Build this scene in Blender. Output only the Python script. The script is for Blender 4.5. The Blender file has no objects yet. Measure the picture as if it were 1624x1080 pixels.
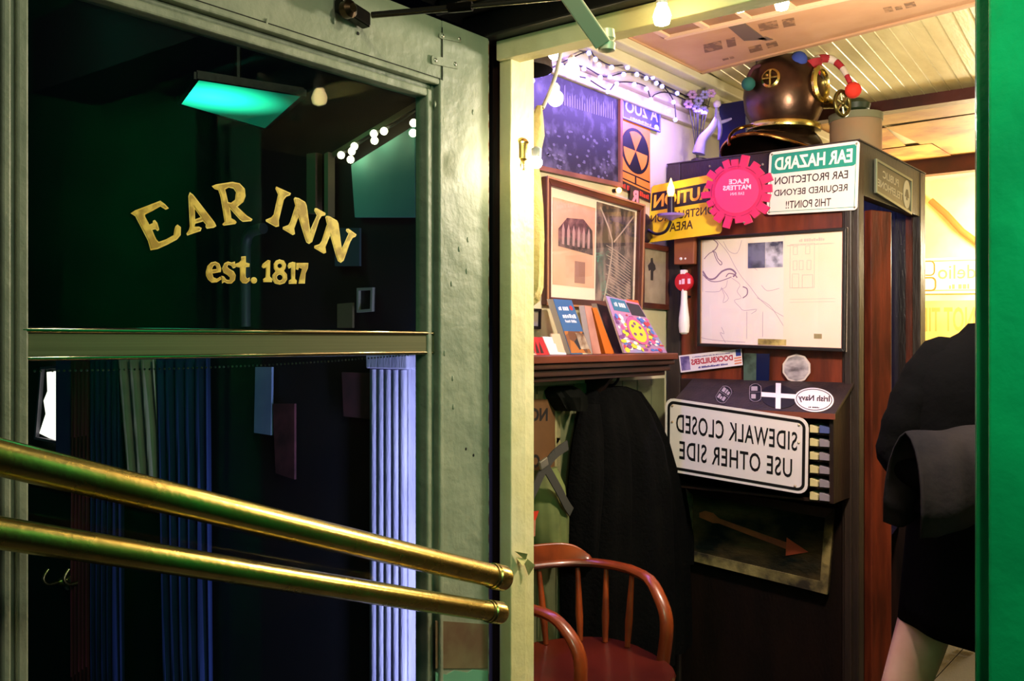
import bpy, bmesh, math, random
from mathutils import Vector, Matrix
random.seed(7)
PI = math.pi
V = Vector
scene = bpy.context.scene
COL = scene.collection

# ---------------------------------------------------------------- camera, world, lights, exposure
EYE = V((0.0, 0.0, 1.5))
F = 1500.0
RIGHT = V((0.788, 0.616, 0.0)).normalized()
FWD = V((-0.616, 0.788, 0.0)).normalized()
cam_data = bpy.data.cameras.new('camera')
cam_data.sensor_width = 36.0
cam_data.lens = 36.0 * F / 1624.0
cam_data.clip_start = 0.02
cam = bpy.data.objects.new('camera', cam_data)
COL.objects.link(cam)
cam.location = EYE
cam.rotation_euler = FWD.to_track_quat('-Z', 'Y').to_euler()
scene.camera = cam
scene.view_settings.view_transform = 'Standard'
scene.view_settings.look = 'None'
scene.view_settings.gamma = 1.0
scene.view_settings.use_curve_mapping = False
scene.view_settings.exposure = 0.0
world = bpy.data.worlds.new('night')
scene.world = world
world.use_nodes = True
world.node_tree.nodes['Background'].inputs['Color'].default_value = (0.010, 0.014, 0.030, 1)
world.node_tree.nodes['Background'].inputs['Strength'].default_value = 0.6


def light(kind, name, loc, energy, color, size=0.1, target=None, size_y=None, spot=None):
    d = bpy.data.lights.new(name, kind)
    d.energy = energy
    d.color = color
    if kind == 'AREA':
        d.size = size
        if size_y:
            d.shape = 'RECTANGLE'; d.size_y = size_y
    else:
        d.shadow_soft_size = size
    if spot:
        d.spot_size = spot; d.spot_blend = 0.6
    o = bpy.data.objects.new(name, d)
    COL.objects.link(o)
    o.location = loc
    if target is not None:
        o.rotation_euler = (V(target) - V(loc)).to_track_quat('-Z', 'X' if name == 'violet_wall_fill' else 'Y').to_euler()
    return o


# back-wall lamp hidden by the jamb, and unseen fill lights added around it
light('POINT', 'doorway_fill', (-0.62, 2.25, 2.0), 70, (1.0, 0.84, 0.67), 0.06)  # unseen fill added to brighten signs and ceiling, no fitting here
light('POINT', 'bar_room_unseen_light', (-0.95, 5.85, 2.0), 150, (1.0, 0.84, 0.55), 0.10)
light('POINT', 'bar_room_unseen_light', (0.75, 3.7, 2.15), 34, (1.0, 0.78, 0.44), 0.06)  # unseen fill added to brighten the beadboard ceiling
light('POINT', 'door_head_fill', (-0.60, 1.0, 2.20), 3.6, (1.0, 0.88, 0.58), 0.03)  # unseen warm fill added for top rail, jamb and head board
light('POINT', 'door_brass_fill', (0.55, 0.15, 2.5), 29, (1.0, 0.92, 0.68), 0.22)  # added warm light for the door and the highlights on the brass
light('AREA', 'violet_wall_fill', (-1.58, 2.42, 2.34), 15.0, (0.34, 0.20, 1.0), 0.04, (-1.73, 2.42, 2.14), 1.6)  # added wash that spreads the fairy lights' violet over the wall
light('AREA', 'green_neon_tube', (-0.02, 0.90, 1.95), 5.2, (0.02, 1.0, 0.58), 0.05, (-0.02, 1.5, 1.80), 0.9)
light('POINT', 'green_neon_glow', (0.05, 0.8, 2.1), 1.3, (0.02, 1.0, 0.55), 0.06)  # extra point added for green streaks on rails and bar
light('AREA', 'violet_pilaster_fill', (-1.2, 1.345, 0.85), 4.2, (0.58, 0.50, 1.0), 0.03, (-1.47, 1.40, 0.85), 1.2)  # added out of sight behind the stile to turn the pilaster violet


# ---------------------------------------------------------------- pixel rays (1624 x 1080) onto real planes
def ray(px, py):
    return FWD + RIGHT * ((px - 812.0) / F) + V((0, 0, (540.0 - py) / F))


def at_depth(px, py, d):
    return EYE + ray(px, py) * d


class Plane:
    def __init__(s, point, normal):
        s.o = V(point); s.n = V(normal).normalized()

    def at(s, px, py, off=0.0):
        r = ray(px, py)
        t = ((s.o + s.n * off) - EYE).dot(s.n) / r.dot(s.n)
        return EYE + r * t


def PX(x): return Plane((x, 0, 0), (1, 0, 0))
def PY(y): return Plane((0, y, 0), (0, -1, 0))
def PZ(z): return Plane((0, 0, z), (0, 0, -1))


# ---------------------------------------------------------------- materials
def lin(h):
    h = h.lstrip('#')
    c = [int(h[i:i + 2], 16) / 255 for i in (0, 2, 4)]
    return tuple((x / 12.92 if x <= 0.04045 else ((x + 0.055) / 1.055) ** 2.4) for x in c) + (1,)


MATS = {}


def mat(name, col, rough=0.6, metal=0.0, col2=None, scale=8.0, amt=0.5, bump=0.0, bscale=40.0, emit=None, es=0.0,
        stretch=(1, 1, 1), contrast=(0.35, 0.65), coat=0.0, detail=5.0, spec=0.5, kind='noise', rough2=None, alpha=1.0):
    if name in MATS:
        return MATS[name]
    m = bpy.data.materials.new(name)
    m.use_nodes = True
    nt = m.node_tree; nd = nt.nodes; L = nt.links
    b = nd['Principled BSDF']
    b.inputs['Base Color'].default_value = lin(col)
    b.inputs['Roughness'].default_value = rough
    b.inputs['Metallic'].default_value = metal
    b.inputs['Coat Weight'].default_value = coat
    b.inputs['Specular IOR Level'].default_value = spec
    b.inputs['Alpha'].default_value = alpha
    tc = nd.new('ShaderNodeTexCoord'); mp = nd.new('ShaderNodeMapping')
    mp.inputs['Scale'].default_value = stretch
    L.new(tc.outputs['Object'], mp.inputs['Vector'])
    if col2:
        if kind == 'voronoi':
            n = nd.new('ShaderNodeTexVoronoi'); n.inputs['Scale'].default_value = scale
            out = n.outputs['Color']
            bw = nd.new('ShaderNodeRGBToBW'); L.new(out, bw.inputs[0]); out = bw.outputs[0]
        elif kind == 'wave':
            n = nd.new('ShaderNodeTexWave'); n.inputs['Scale'].default_value = scale
            n.inputs['Distortion'].default_value = 6; n.inputs['Detail'].default_value = 3
            n.bands_direction = 'Z'
            out = n.outputs['Fac']
        else:
            n = nd.new('ShaderNodeTexNoise'); n.inputs['Scale'].default_value = scale
            n.inputs['Detail'].default_value = detail
            out = n.outputs['Fac']
        L.new(mp.outputs[0], n.inputs['Vector'])
        cr = nd.new('ShaderNodeValToRGB')
        cr.color_ramp.elements[0].position = contrast[0]; cr.color_ramp.elements[0].color = lin(col)
        cr.color_ramp.elements[1].position = contrast[1]; cr.color_ramp.elements[1].color = lin(col2)
        L.new(out, cr.inputs[0])
        L.new(cr.outputs[0], b.inputs['Base Color'])
        if rough2 is not None:
            mr = nd.new('ShaderNodeMapRange'); mr.inputs[3].default_value = rough; mr.inputs[4].default_value = rough2
            L.new(out, mr.inputs[0]); L.new(mr.outputs[0], b.inputs['Roughness'])
    if bump:
        n2 = nd.new('ShaderNodeTexNoise'); n2.inputs['Scale'].default_value = bscale; n2.inputs['Detail'].default_value = 6
        L.new(mp.outputs[0], n2.inputs['Vector'])
        bp = nd.new('ShaderNodeBump'); bp.inputs['Strength'].default_value = bump; bp.inputs['Distance'].default_value = 0.01
        L.new(n2.outputs['Fac'], bp.inputs['Height']); L.new(bp.outputs[0], b.inputs['Normal'])
    if emit:
        b.inputs['Emission Color'].default_value = lin(emit)
        b.inputs['Emission Strength'].default_value = es
    MATS[name] = m
    return m


def glass_mat(name, tint='#ffffff', refl=0.10, rough=0.0, mixc=None):
    if name in MATS:
        return MATS[name]
    m = bpy.data.materials.new(name); m.use_nodes = True
    nt = m.node_tree; nd = nt.nodes; L = nt.links
    for n in list(nd):
        nd.remove(n)
    out = nd.new('ShaderNodeOutputMaterial'); mx = nd.new('ShaderNodeMixShader')
    tr = nd.new('ShaderNodeBsdfTransparent'); gl = nd.new('ShaderNodeBsdfGlossy'); fr = nd.new('ShaderNodeLayerWeight')
    pw = nd.new('ShaderNodeMath'); pw.operation = 'POWER'; pw.inputs[1].default_value = 5.0
    L.new(fr.outputs['Facing'], pw.inputs[0])
    tr.inputs[0].default_value = lin(tint); gl.inputs['Roughness'].default_value = rough
    fr.inputs[0].default_value = 0.5
    mul = nd.new('ShaderNodeMath'); mul.operation = 'MULTIPLY_ADD'; mul.inputs[1].default_value = 0.95
    mul.inputs[2].default_value = refl
    mul.use_clamp = True
    L.new(pw.outputs[0], mul.inputs[0]); L.new(mul.outputs[0], mx.inputs[0])
    L.new(tr.outputs[0], mx.inputs[1]); L.new(gl.outputs[0], mx.inputs[2]); L.new(mx.outputs[0], out.inputs[0])
    MATS[name] = m
    return m


# ---------------------------------------------------------------- mesh building
def root_loc(p):
    while p is not None and p.parent is not None:
        p = p.parent
    return V(p.location) if p is not None else V((0, 0, 0))


class MB:
    def __init__(s):
        s.v = []; s.f = []

    def add(s, vs, fs):
        k = len(s.v)
        s.v += [V(x) for x in vs]
        s.f += [tuple(i + k for i in f) for f in fs]
        return s

    def obox(s, c, ax, ay, az):
        c, ax, ay, az = V(c), V(ax), V(ay), V(az)
        vs = [c + ax * i + ay * j + az * k for k in (-1, 1) for j in (-1, 1) for i in (-1, 1)]
        return s.add(vs, [(0, 2, 3, 1), (4, 5, 7, 6), (0, 1, 5, 4), (2, 6, 7, 3), (0, 4, 6, 2), (1, 3, 7, 5)])

    def box(s, a, b):
        a, b = V(a), V(b)
        c = (a + b) / 2; h = (b - a) / 2
        return s.obox(c, (abs(h.x), 0, 0), (0, abs(h.y), 0), (0, 0, abs(h.z)))

    def bar(s, a, b, w, t, side):
        a, b = V(a), V(b)
        d = (b - a); l = d.length / 2; d.normalize()
        sd = (V(side) - d * V(side).dot(d)).normalized(); n = d.cross(sd)
        return s.obox((a + b) / 2, d * l, sd * (w / 2), n * (t / 2))

    def prism(s, poly, vec):
        n = len(poly); poly = [V(p) for p in poly]; vec = V(vec)
        return s.add(poly + [p + vec for p in poly],
                     [tuple(range(n)), tuple(range(2 * n - 1, n - 1, -1))] + [(i, i + n, (i + 1) % n + n, (i + 1) % n) for i in range(n)])

    def tube(s, pts, r, n=8, caps=True):
        pts = [V(p) for p in pts]
        rs = r if isinstance(r, (list, tuple)) else [r] * len(pts)
        rings = []; prev = None
        for i, p in enumerate(pts):
            t = (pts[min(i + 1, len(pts) - 1)] - pts[max(i - 1, 0)])
            if t.length < 1e-9: t = V((0, 0, 1))
            t.normalize()
            if prev is None:
                u = t.orthogonal().normalized()
            else:
                u = (prev - t * prev.dot(t)).normalized()
            prev = u; w = t.cross(u)
            rings.append([p + (u * math.cos(2 * PI * k / n) + w * math.sin(2 * PI * k / n)) * rs[i] for k in range(n)])
        k0 = len(s.v)
        for rg in rings: s.v += rg
        for i in range(len(rings) - 1):
            for k in range(n):
                a = k0 + i * n
                s.f.append((a + k, a + (k + 1) % n, a + n + (k + 1) % n, a + n + k))
        if caps:
            s.f.append(tuple(k0 + k for k in range(n - 1, -1, -1)))
            s.f.append(tuple(k0 + (len(rings) - 1) * n + k for k in range(n)))
        return s

    def lathe(s, o, axis, prof, n=24, caps=True):
        axis = V(axis).normalized(); u = axis.orthogonal().normalized(); w = axis.cross(u); o = V(o)
        k0 = len(s.v)
        for r, h in prof:
            s.v += [o + axis * h + (u * math.cos(2 * PI * k / n) + w * math.sin(2 * PI * k / n)) * r for k in range(n)]
        for i in range(len(prof) - 1):
            for k in range(n):
                a = k0 + i * n
                s.f.append((a + k, a + (k + 1) % n, a + n + (k + 1) % n, a + n + k))
        if caps:
            s.f.append(tuple(k0 + k for k in range(n - 1, -1, -1)))
            s.f.append(tuple(k0 + (len(prof) - 1) * n + k for k in range(n)))
        return s

    def ball(s, c, r, n=12, sc=(1, 1, 1)):
        c = V(c); m = max(4, n // 2); k0 = len(s.v)
        s.v.append(c + V((0, 0, r * sc[2])))
        for j in range(1, m):
            a = PI * j / m
            for k in range(n):
                t = 2 * PI * k / n
                s.v.append(c + V((r * sc[0] * math.sin(a) * math.cos(t), r * sc[1] * math.sin(a) * math.sin(t), r * sc[2] * math.cos(a))))
        s.v.append(c - V((0, 0, r * sc[2])))
        last = len(s.v) - 1
        for k in range(n):
            s.f.append((k0, k0 + 1 + k, k0 + 1 + (k + 1) % n))
            b = k0 + 1 + (m - 2) * n
            s.f.append((last, b + (k + 1) % n, b + k))
        for j in range(m - 2):
            for k in range(n):
                a = k0 + 1 + j * n
                s.f.append((a + k, a + n + k, a + n + (k + 1) % n, a + (k + 1) % n))
        return s

    def grid(s, rows):
        k0 = len(s.v); nc = len(rows[0])
        for r in rows: s.v += [V(p) for p in r]
        for i in range(len(rows) - 1):
            for j in range(nc - 1):
                a = k0 + i * nc + j
                s.f.append((a, a + 1, a + nc + 1, a + nc))
        return s

    def build(s, name, m, parent=None, smooth=False, bevel=0.0, loc=None, **kw):
        if parent is not None: base = root_loc(parent)
        elif loc is not None: base = V(loc)
        else:
            lo = V([min(v[i] for v in s.v) for i in range(3)]); hi = V([max(v[i] for v in s.v) for i in range(3)])
            base = V(((lo.x + hi.x) / 2, (lo.y + hi.y) / 2, lo.z))
        me = bpy.data.meshes.new(name)
        me.from_pydata([tuple(v - base) for v in s.v], [], s.f)
        bm = bmesh.new(); bm.from_mesh(me)
        bmesh.ops.recalc_face_normals(bm, faces=bm.faces)
        bm.to_mesh(me); bm.free()
        me.materials.append(m)
        if smooth:
            me.polygons.foreach_set('use_smooth', [True] * len(me.polygons))
            me.set_sharp_from_angle(angle=math.radians(40))
        me.update()
        o = bpy.data.objects.new(name, me)
        COL.objects.link(o)
        if parent is not None: o.parent = parent
        else: o.location = base
        if bevel:
            md = o.modifiers.new('bevel', 'BEVEL'); md.width = bevel; md.segments = 2; md.limit_method = 'ANGLE'
        for k, val in kw.items(): o[k] = val
        return o


def thing(name, label, cat, loc, group=None):
    o = bpy.data.objects.new(name, None); COL.objects.link(o)
    o.empty_display_size = 0.05
    o.location = loc; o['label'] = label; o['category'] = cat
    if group: o['group'] = group
    return o


def tag(o, label, cat, group=None):
    o['label'] = label; o['category'] = cat
    if group: o['group'] = group
    return o


def struct(name):
    o = bpy.data.objects.new(name, None); COL.objects.link(o); o['kind'] = 'structure'
    return o


def inst(name, mesh, world_loc, parent, rot=None, scale=None):
    o = bpy.data.objects.new(name, mesh); COL.objects.link(o); o.parent = parent
    o.location = V(world_loc) - root_loc(parent)
    if rot is not None: o.rotation_euler = rot
    if scale is not None: o.scale = scale
    return o


def curve_mesh(cu):
    o = bpy.data.objects.new('tmp', cu); COL.objects.link(o)
    dg = bpy.context.evaluated_depsgraph_get(); dg.update()
    me = o.evaluated_get(dg).to_mesh()
    vs = [v.co.copy() for v in me.vertices]; fs = [tuple(p.vertices) for p in me.polygons]
    bpy.data.objects.remove(o)
    bpy.data.curves.remove(cu)
    return vs, fs


def text_mesh(s, bold=0.0, space=1.0):
    cu = bpy.data.curves.new('t', 'FONT'); cu.body = s; cu.offset = bold; cu.space_character = space
    cu.resolution_u = 3; cu.align_x = 'CENTER'; cu.space_line = 1.0
    return curve_mesh(cu)


def poly_fill(loops, offset=0.0):
    cu = bpy.data.curves.new('p', 'CURVE'); cu.dimensions = '2D'; cu.fill_mode = 'BOTH'; cu.offset = offset
    for lp in loops:
        sp = cu.splines.new('POLY'); sp.points.add(len(lp) - 1)
        for i, (x, y) in enumerate(lp): sp.points[i].co = (x, y, 0, 1)
        sp.use_cyclic_u = True
    return curve_mesh(cu)


def smooth_pts(pts, n=4):
    out = []
    P = [V(p) if len(p) == 3 else V((p[0], p[1], 0)) for p in pts]
    for i in range(len(P) - 1):
        p0 = P[max(i - 1, 0)]; p1 = P[i]; p2 = P[i + 1]; p3 = P[min(i + 2, len(P) - 1)]
        for k in range(n):
            t = k / n
            out.append(0.5 * ((2 * p1) + (p2 - p0) * t + (2 * p0 - 5 * p1 + 4 * p2 - p3) * t * t + (3 * p1 - p0 - 3 * p2 + p3) * t ** 3))
    out.append(P[-1])
    return out


class Quad:
    """A flat four-cornered sheet (corners TL, TR, BR, BL) standing on a real plane."""
    def __init__(s, plane, px, off=0.0):
        s.n = plane.n
        s.c = [plane.at(*p, off) for p in px]

    def p(s, u, t, off=0.0):
        tl, tr, br, bl = s.c
        return (bl * (1 - u) + br * u) * (1 - t) + (tl * (1 - u) + tr * u) * t + s.n * off

    def size(s):
        return ((s.c[1] - s.c[0]).length, (s.c[0] - s.c[3]).length)

    def slab(s, th, r=0.0, mb=None, u0=0, u1=1, t0=0, t1=1, off=0.0):
        mb = mb or MB(); W, H = s.size()
        if r:
            pts = []
            ru, rt = r / W, r / H
            for cu_, ct, a0 in ((u1 - ru, t1 - rt, 0), (u0 + ru, t1 - rt, 90), (u0 + ru, t0 + rt, 180), (u1 - ru, t0 + rt, 270)):
                for k in range(5):
                    a = math.radians(a0 + k * 22.5)
                    pts.append(s.p(cu_ + ru * math.cos(a), ct + rt * math.sin(a), off))
        else:
            pts = [s.p(u0, t1, off), s.p(u1, t1, off), s.p(u1, t0, off), s.p(u0, t0, off)]
        mb.prism(pts, s.n * th)
        return mb

    def poly(s, pts, off, th=0.0006, mb=None):
        mb = mb or MB()
        mb.prism([s.p(a, b, off) for a, b in pts], s.n * th)
        return mb

    def ellipse(s, cu_, ct, ru, rt, off, th=0.0006, n=28, mb=None, a0=0, a1=360):
        pts = [(cu_ + ru * math.cos(math.radians(a0 + (a1 - a0) * k / n)), ct + rt * math.sin(math.radians(a0 + (a1 - a0) * k / n))) for k in range(n if a1 - a0 == 360 else n + 1)]
        if a1 - a0 != 360: pts.append((cu_, ct))
        return s.poly(pts, off, th, mb)

    def frame(s, w, off, th, mb=None, u0=0, u1=1, t0=0, t1=1):
        mb = mb or MB(); W, H = s.size(); a, b = w / W, w / H
        for q in (((u0, t1), (u1, t1), (u1 - a, t1 - b), (u0 + a, t1 - b)), ((u1, t1), (u1, t0), (u1 - a, t0 + b), (u1 - a, t1 - b)),
                  ((u1, t0), (u0, t0), (u0 + a, t0 + b), (u1 - a, t0 + b)), ((u0, t0), (u0, t1), (u0 + a, t1 - b), (u0 + a, t0 + b))):
            s.poly(q, off, th, mb)
        return mb

    def text(s, st, u0, u1, t0, t1, off, mirror=True, bold=0.0, mb=None, space=1.0):
        vs, fs = text_mesh(st, bold, space)
        mb = mb or MB()
        if not vs: return mb
        x0 = min(v.x for v in vs); x1 = max(v.x for v in vs); y0 = min(v.y for v in vs); y1 = max(v.y for v in vs)
        out = []
        for v in vs:
            a = (v.x - x0) / (x1 - x0); b = (v.y - y0) / (y1 - y0)
            if mirror: a = 1 - a
            out.append(s.p(u0 + (u1 - u0) * a, t0 + (t1 - t0) * b, off))
        mb.add(out, fs)
        return mb

    def scribble(s, u0, u1, t0, t1, off, mb=None, seed=1, n=None):
        """a line of print too small to read: short uneven marks"""
        mb = mb or MB(); r = random.Random(seed); u = u0
        W, H = s.size(); h = (t1 - t0) * H
        while u < u1 - 0.3 * h / W:
            w = h / W * r.uniform(0.35, 0.75)
            lo = t0 + (t1 - t0) * r.choice((0, 0, 0.05)); hi = t0 + (t1 - t0) * r.choice((0.7, 1, 0.75, 0.95))
            s.poly([(u, lo), (min(u + w, u1), lo), (min(u + w, u1), hi), (u, hi)], off, 0.0003, mb)
            u += w + h / W * r.choice((0.15, 0.2, 0.18, 0.6))
        return mb

    def stroke(s, pts, w, off, mb=None, smooth=3):
        mb = mb or MB(); W, H = s.size()
        P = smooth_pts([(a * W, b * H) for a, b in pts], smooth) if smooth > 1 else [V((a * W, b * H, 0)) for a, b in pts]
        L = []; R = []
        for i, p in enumerate(P):
            t = (P[min(i + 1, len(P) - 1)] - P[max(i - 1, 0)])
            if t.length < 1e-9: t = V((1, 0, 0))
            t.normalize()
            nrm = V((-t.y, t.x, 0)) * (w / 2)
            L.append(p + nrm); R.append(p - nrm)
        q = lambda v: s.p(v.x / W, v.y / H, off)
        k = len(mb.v)
        mb.v += [q(v) for v in L] + [q(v) for v in R]
        n = len(P)
        for i in range(n - 1): mb.f.append((k + i, k + i + 1, k + n + i + 1, k + n + i))
        return mb

# ================================================================= materials used widely
M_doorpaint = mat('door_paint', '#7f8a74', 0.52, col2='#989f86', scale=5, bump=0.6, bscale=18, spec=0.4)
M_doordark = mat('door_paint_worn_edge', '#7a3f26', 0.6, col2='#b8b59a', scale=30, contrast=(0.45, 0.55), bump=0.4)
M_crack = mat('paint_crack', '#14160f', 0.9)
M_cream = mat('cream_gloss_paint', '#f0e6b8', 0.45, col2='#e4d89c', scale=6, bump=0.25, bscale=30)
M_black = mat('black_wood', '#0b0908', 0.5, col2='#17110d', scale=10, bump=0.2)
M_darkwood = mat('dark_wood', '#2b1812', 0.45, col2='#160d0a', scale=3, stretch=(6, 6, 1), bump=0.2, bscale=20)
M_booth = mat('booth_paint', '#33261f', 0.5, col2='#211915', scale=3, stretch=(5, 5, 1), bump=0.2, bscale=20)
M_boothgrey = mat('booth_grey_green', '#34362c', 0.5, col2='#2a2b23', scale=4, stretch=(4, 4, 1), bump=0.15)
M_redwood = mat('red_brown_wood', '#7c3520', 0.38, col2='#4a2015', scale=4, stretch=(5, 5, 0.8), bump=0.15, bscale=15)
M_green = mat('green_gloss_paint', '#0f9a60', 0.36, col2='#0c7f4f', scale=6, bump=0.5, bscale=14, spec=0.4)
M_wall = mat('painted_wall', '#cdc6a4', 0.7, col2='#bdb48e', scale=4, bump=0.15)
M_brass = mat('brass', '#dcc878', 0.17, 1.0, col2='#b09a50', scale=14, contrast=(0.3, 0.75), bump=0.05, bscale=90, rough2=0.34)
M_copper = mat('tarnished_copper', '#63493a', 0.22, 0.9, col2='#453228', scale=9, rough2=0.4, bump=0.08)
M_steel = mat('grey_metal', '#a8a698', 0.35, 0.8)
M_white = mat('white_enamel', '#e9dedb', 0.4)
M_blacksign = mat('black_sign_paint', '#0c0b0c', 0.5)
M_bulbwarm = mat('warm_bulb_glow', '#ffe9c0', 0.4, emit='#ffdf9a', es=38)
M_bulbblue = mat('blue_led_glow', '#c8d4ff', 0.4, emit='#7a74ff', es=4.5)
M_floor = mat('dark_floorboards', '#1c120c', 0.6, col2='#0d0806', scale=3, stretch=(8, 1, 1), bump=0.2)
GLASS = glass_mat('window_glass', '#f2fff8', 0.012)
PGLASS = glass_mat('picture_glass', '#ffffff', 0.03)

# ================================================================= setting
floor = MB().box((-3.6, -1.5, -0.05), (1.9, 1.5, 0)).build('floor', M_floor, kind='structure')
for i in range(22):
    x0 = -1.76 + i * 0.165
    MB().box((x0, 1.5, -0.05), (x0 + 0.161, 6.4, 0.004)).build('floor_board', M_floor, floor)
XW = -1.73
wl = struct('wall_left')
MB().box((XW - 0.08, 1.5, 0), (XW, 6.5, 2.56)).build('wall_surface', M_wall, wl)
# narrow vertical wainscot boards under the shelf
for i in range(16):
    y = 1.53 + i * 0.1
    MB().box((XW, y, 0.12), (XW + 0.008, y + 0.094, 1.36)).build('wainscot_board', mat('wainscot_green_cream', '#6f7350', 0.6, col2='#5c5f40', scale=5, bump=0.2), wl)
# crown moulding in steps
for k, (z0, z1, d) in enumerate(((2.33, 2.37, 0.03), (2.37, 2.42, 0.055), (2.42, 2.46, 0.09), (2.46, 2.50, 0.13))):
    MB().box((XW, 1.5, z0), (XW + d, 4.6, z1)).build('crown_moulding', M_wall, wl, bevel=0.006)

wb = struct('wall_back')
M_backwall = mat('yellowed_back_wall', '#e6d3a0', 0.75, col2='#d2b878', scale=2.2, bump=0.1)
MB().box((-1.8, 6.36, 0), (1.9, 6.46, 2.56)).build('wall_surface', M_backwall, wb)
wr = struct('wall_right')
MB().box((1.8, 1.5, 0), (1.9, 6.4, 2.56)).build('wall_surface', mat('brown_wall', '#3e2c1c', 0.8, col2='#2d1f13', scale=3), wr)

cl = struct('ceiling')
M_ceil = mat('ceiling_paint', '#c9bb95', 0.7, col2='#b3a27a', scale=3, bump=0.1)
M_bead = mat('beadboard_paint', '#d8cf9c', 0.38, col2='#bfb27a', scale=5, stretch=(3, 0.6, 1), bump=0.12)
MB().box((-1.8, 1.5, 2.515), (1.9, 6.4, 2.56)).build('ceiling_surface', M_ceil, cl)
# tongue-and-groove boards, each with a rounded bead
pl = MB()
for i in range(44):
    x = -1.55 + i * 0.048
    a = V((x, 3.0, 2.508)); b = V((x - 0.095, 4.06, 2.508))
    m = MB(); m.bar(a, b, 0.043, 0.014, (1, 0, 0))
    m.tube([a + V((0.0218, 0, -0.005)), b + V((0.0218, 0, -0.005))], 0.0036, 6)
    m.build('ceiling_board', M_bead, cl)
E_beam = mat('red_brown_beam', '#5c2216', 0.5, col2='#3a150e', scale=4, bump=0.2)
MB().box((-1.73, 4.06, 2.455), (1.8, 4.13, 2.515)).build('ceiling_beam', E_beam, cl)
MB().box((-1.73, 5.55, 2.42), (1.8, 5.63, 2.515)).build('ceiling_beam', E_beam, cl)
# old charts pasted on the ceiling behind the beam, as separate sheets
M_chart = [mat('chart_orange', '#8a4420', 0.6, col2='#b5893f', scale=5, contrast=(0.4, 0.6), bump=0.1),
           mat('chart_brown', '#4a3722', 0.6, col2='#8a6a38', scale=6, contrast=(0.4, 0.6), bump=0.1),
           mat('chart_tan', '#a87c3c', 0.6, col2='#7e3c1e', scale=4, contrast=(0.45, 0.65), bump=0.1)]
rs = random.Random(21)
for iy, (y0, y1) in enumerate(((4.15, 4.55), (4.57, 5.10), (5.12, 5.53))):
    x = -1.72; k = iy
    while x < 1.6:
        w = rs.uniform(0.28, 0.62)
        a_ = rs.uniform(-0.05, 0.05); dz = 0.002 * (k % 3)
        MB().prism([(x, y0 + a_, 2.507 - dz), (x + w, y0 - a_, 2.507 - dz), (x + w + a_, y1, 2.507 - dz), (x + a_, y1, 2.507 - dz)], (0, 0, 0.0015)).build('ceiling_chart', M_chart[(k * 2 + iy) % 3], cl)
        x += w + 0.004; k += 1

# facade: the wall the doorway is cut in (X runs across the doorway, Y through it)
fw = struct('wall_facade')
M_facade = mat('dark_shopfront', '#0b0c14', 0.7, col2='#11131d', scale=4)
M_navy = mat('navy_shopfront', '#15203f', 0.6, col2='#0e1530', scale=4, bump=0.1)
MB().box((-1.84, 1.45, 0), (-1.15, 1.50, 2.7)).build('shopfront_panel', M_facade, fw)
MB().box((-4.2, 1.45, 0), (-1.84, 1.50, 2.7)).build('shopfront_panel', M_facade, fw)
MB().box((-0.28, 1.45, 0), (1.9, 1.52, 2.7)).build('shopfront_panel', M_green, fw)
MB().box((-1.15, 1.46, 2.34), (-0.28, 1.52, 2.7)).build('shopfront_panel', M_black, fw)
st = struct('wall_street')
MB().box((-4.25, -1.5, 0), (-4.2, 1.5, 2.7)).build('wall_surface', M_facade, st)

# doorway lining: cream left jamb, cream head, black header mouldings, green right jamb
dj = struct('trim_1')
MB().box((-1.137, 1.415, 0), (-1.109, 1.464, 2.07)).build('jamb_face', M_cream, dj, bevel=0.002)
MB().box((-1.137, 1.44, 0), (-1.118, 1.50, 2.07)).build('jamb_back', M_cream, dj)
MB().box((-1.162, 1.425, 0), (-1.139, 1.47, 2.07)).build('jamb_backing', M_darkwood, dj)
hd = struct('trim_2')
MB().box((-1.137, 1.405, 2.035), (-0.28, 1.445, 2.072)).build('head_board', M_cream, hd, bevel=0.002)
MB().box((-1.20, 1.375, 2.073), (-0.20, 1.46, 2.12)).build('header_moulding', M_black, hd, bevel=0.004)
MB().box((-1.23, 1.33, 2.12), (-0.15, 1.46, 2.15)).build('header_moulding', M_black, hd, bevel=0.006)
MB().tube([(-1.2, 1.325, 2.135), (-0.15, 1.325, 2.135)], 0.012, 8).build('header_bead', mat('brown_gold_glint', '#3a2a14', 0.25, col2='#7d6230', scale=12, contrast=(0.5, 0.6)), hd, smooth=True)  # gold reflection on the dark bead is put into its colour
MB().box((-1.25, 1.18, 2.15), (0.2, 1.46, 2.34)).build('header_fascia', M_black, hd)
MB().box((-1.13, 0.2, 2.22), (-0.9, 1.18, 2.26)).build('header_soffit', M_black, hd)
rj = struct('trim_3')
MB().box((-0.303, 1.43, 0), (-0.288, 1.53, 2.7)).build('jamb_lip', M_green, rj, bevel=0.004)
MB().box((-0.297, 1.405, 0), (-0.272, 1.45, 2.7)).build('jamb_bead', M_green, rj, bevel=0.006)
MB().box((-0.272, 1.36, 0), (0.4, 1.45, 2.7)).build('jamb_face', M_green, rj, bevel=0.004)

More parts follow.
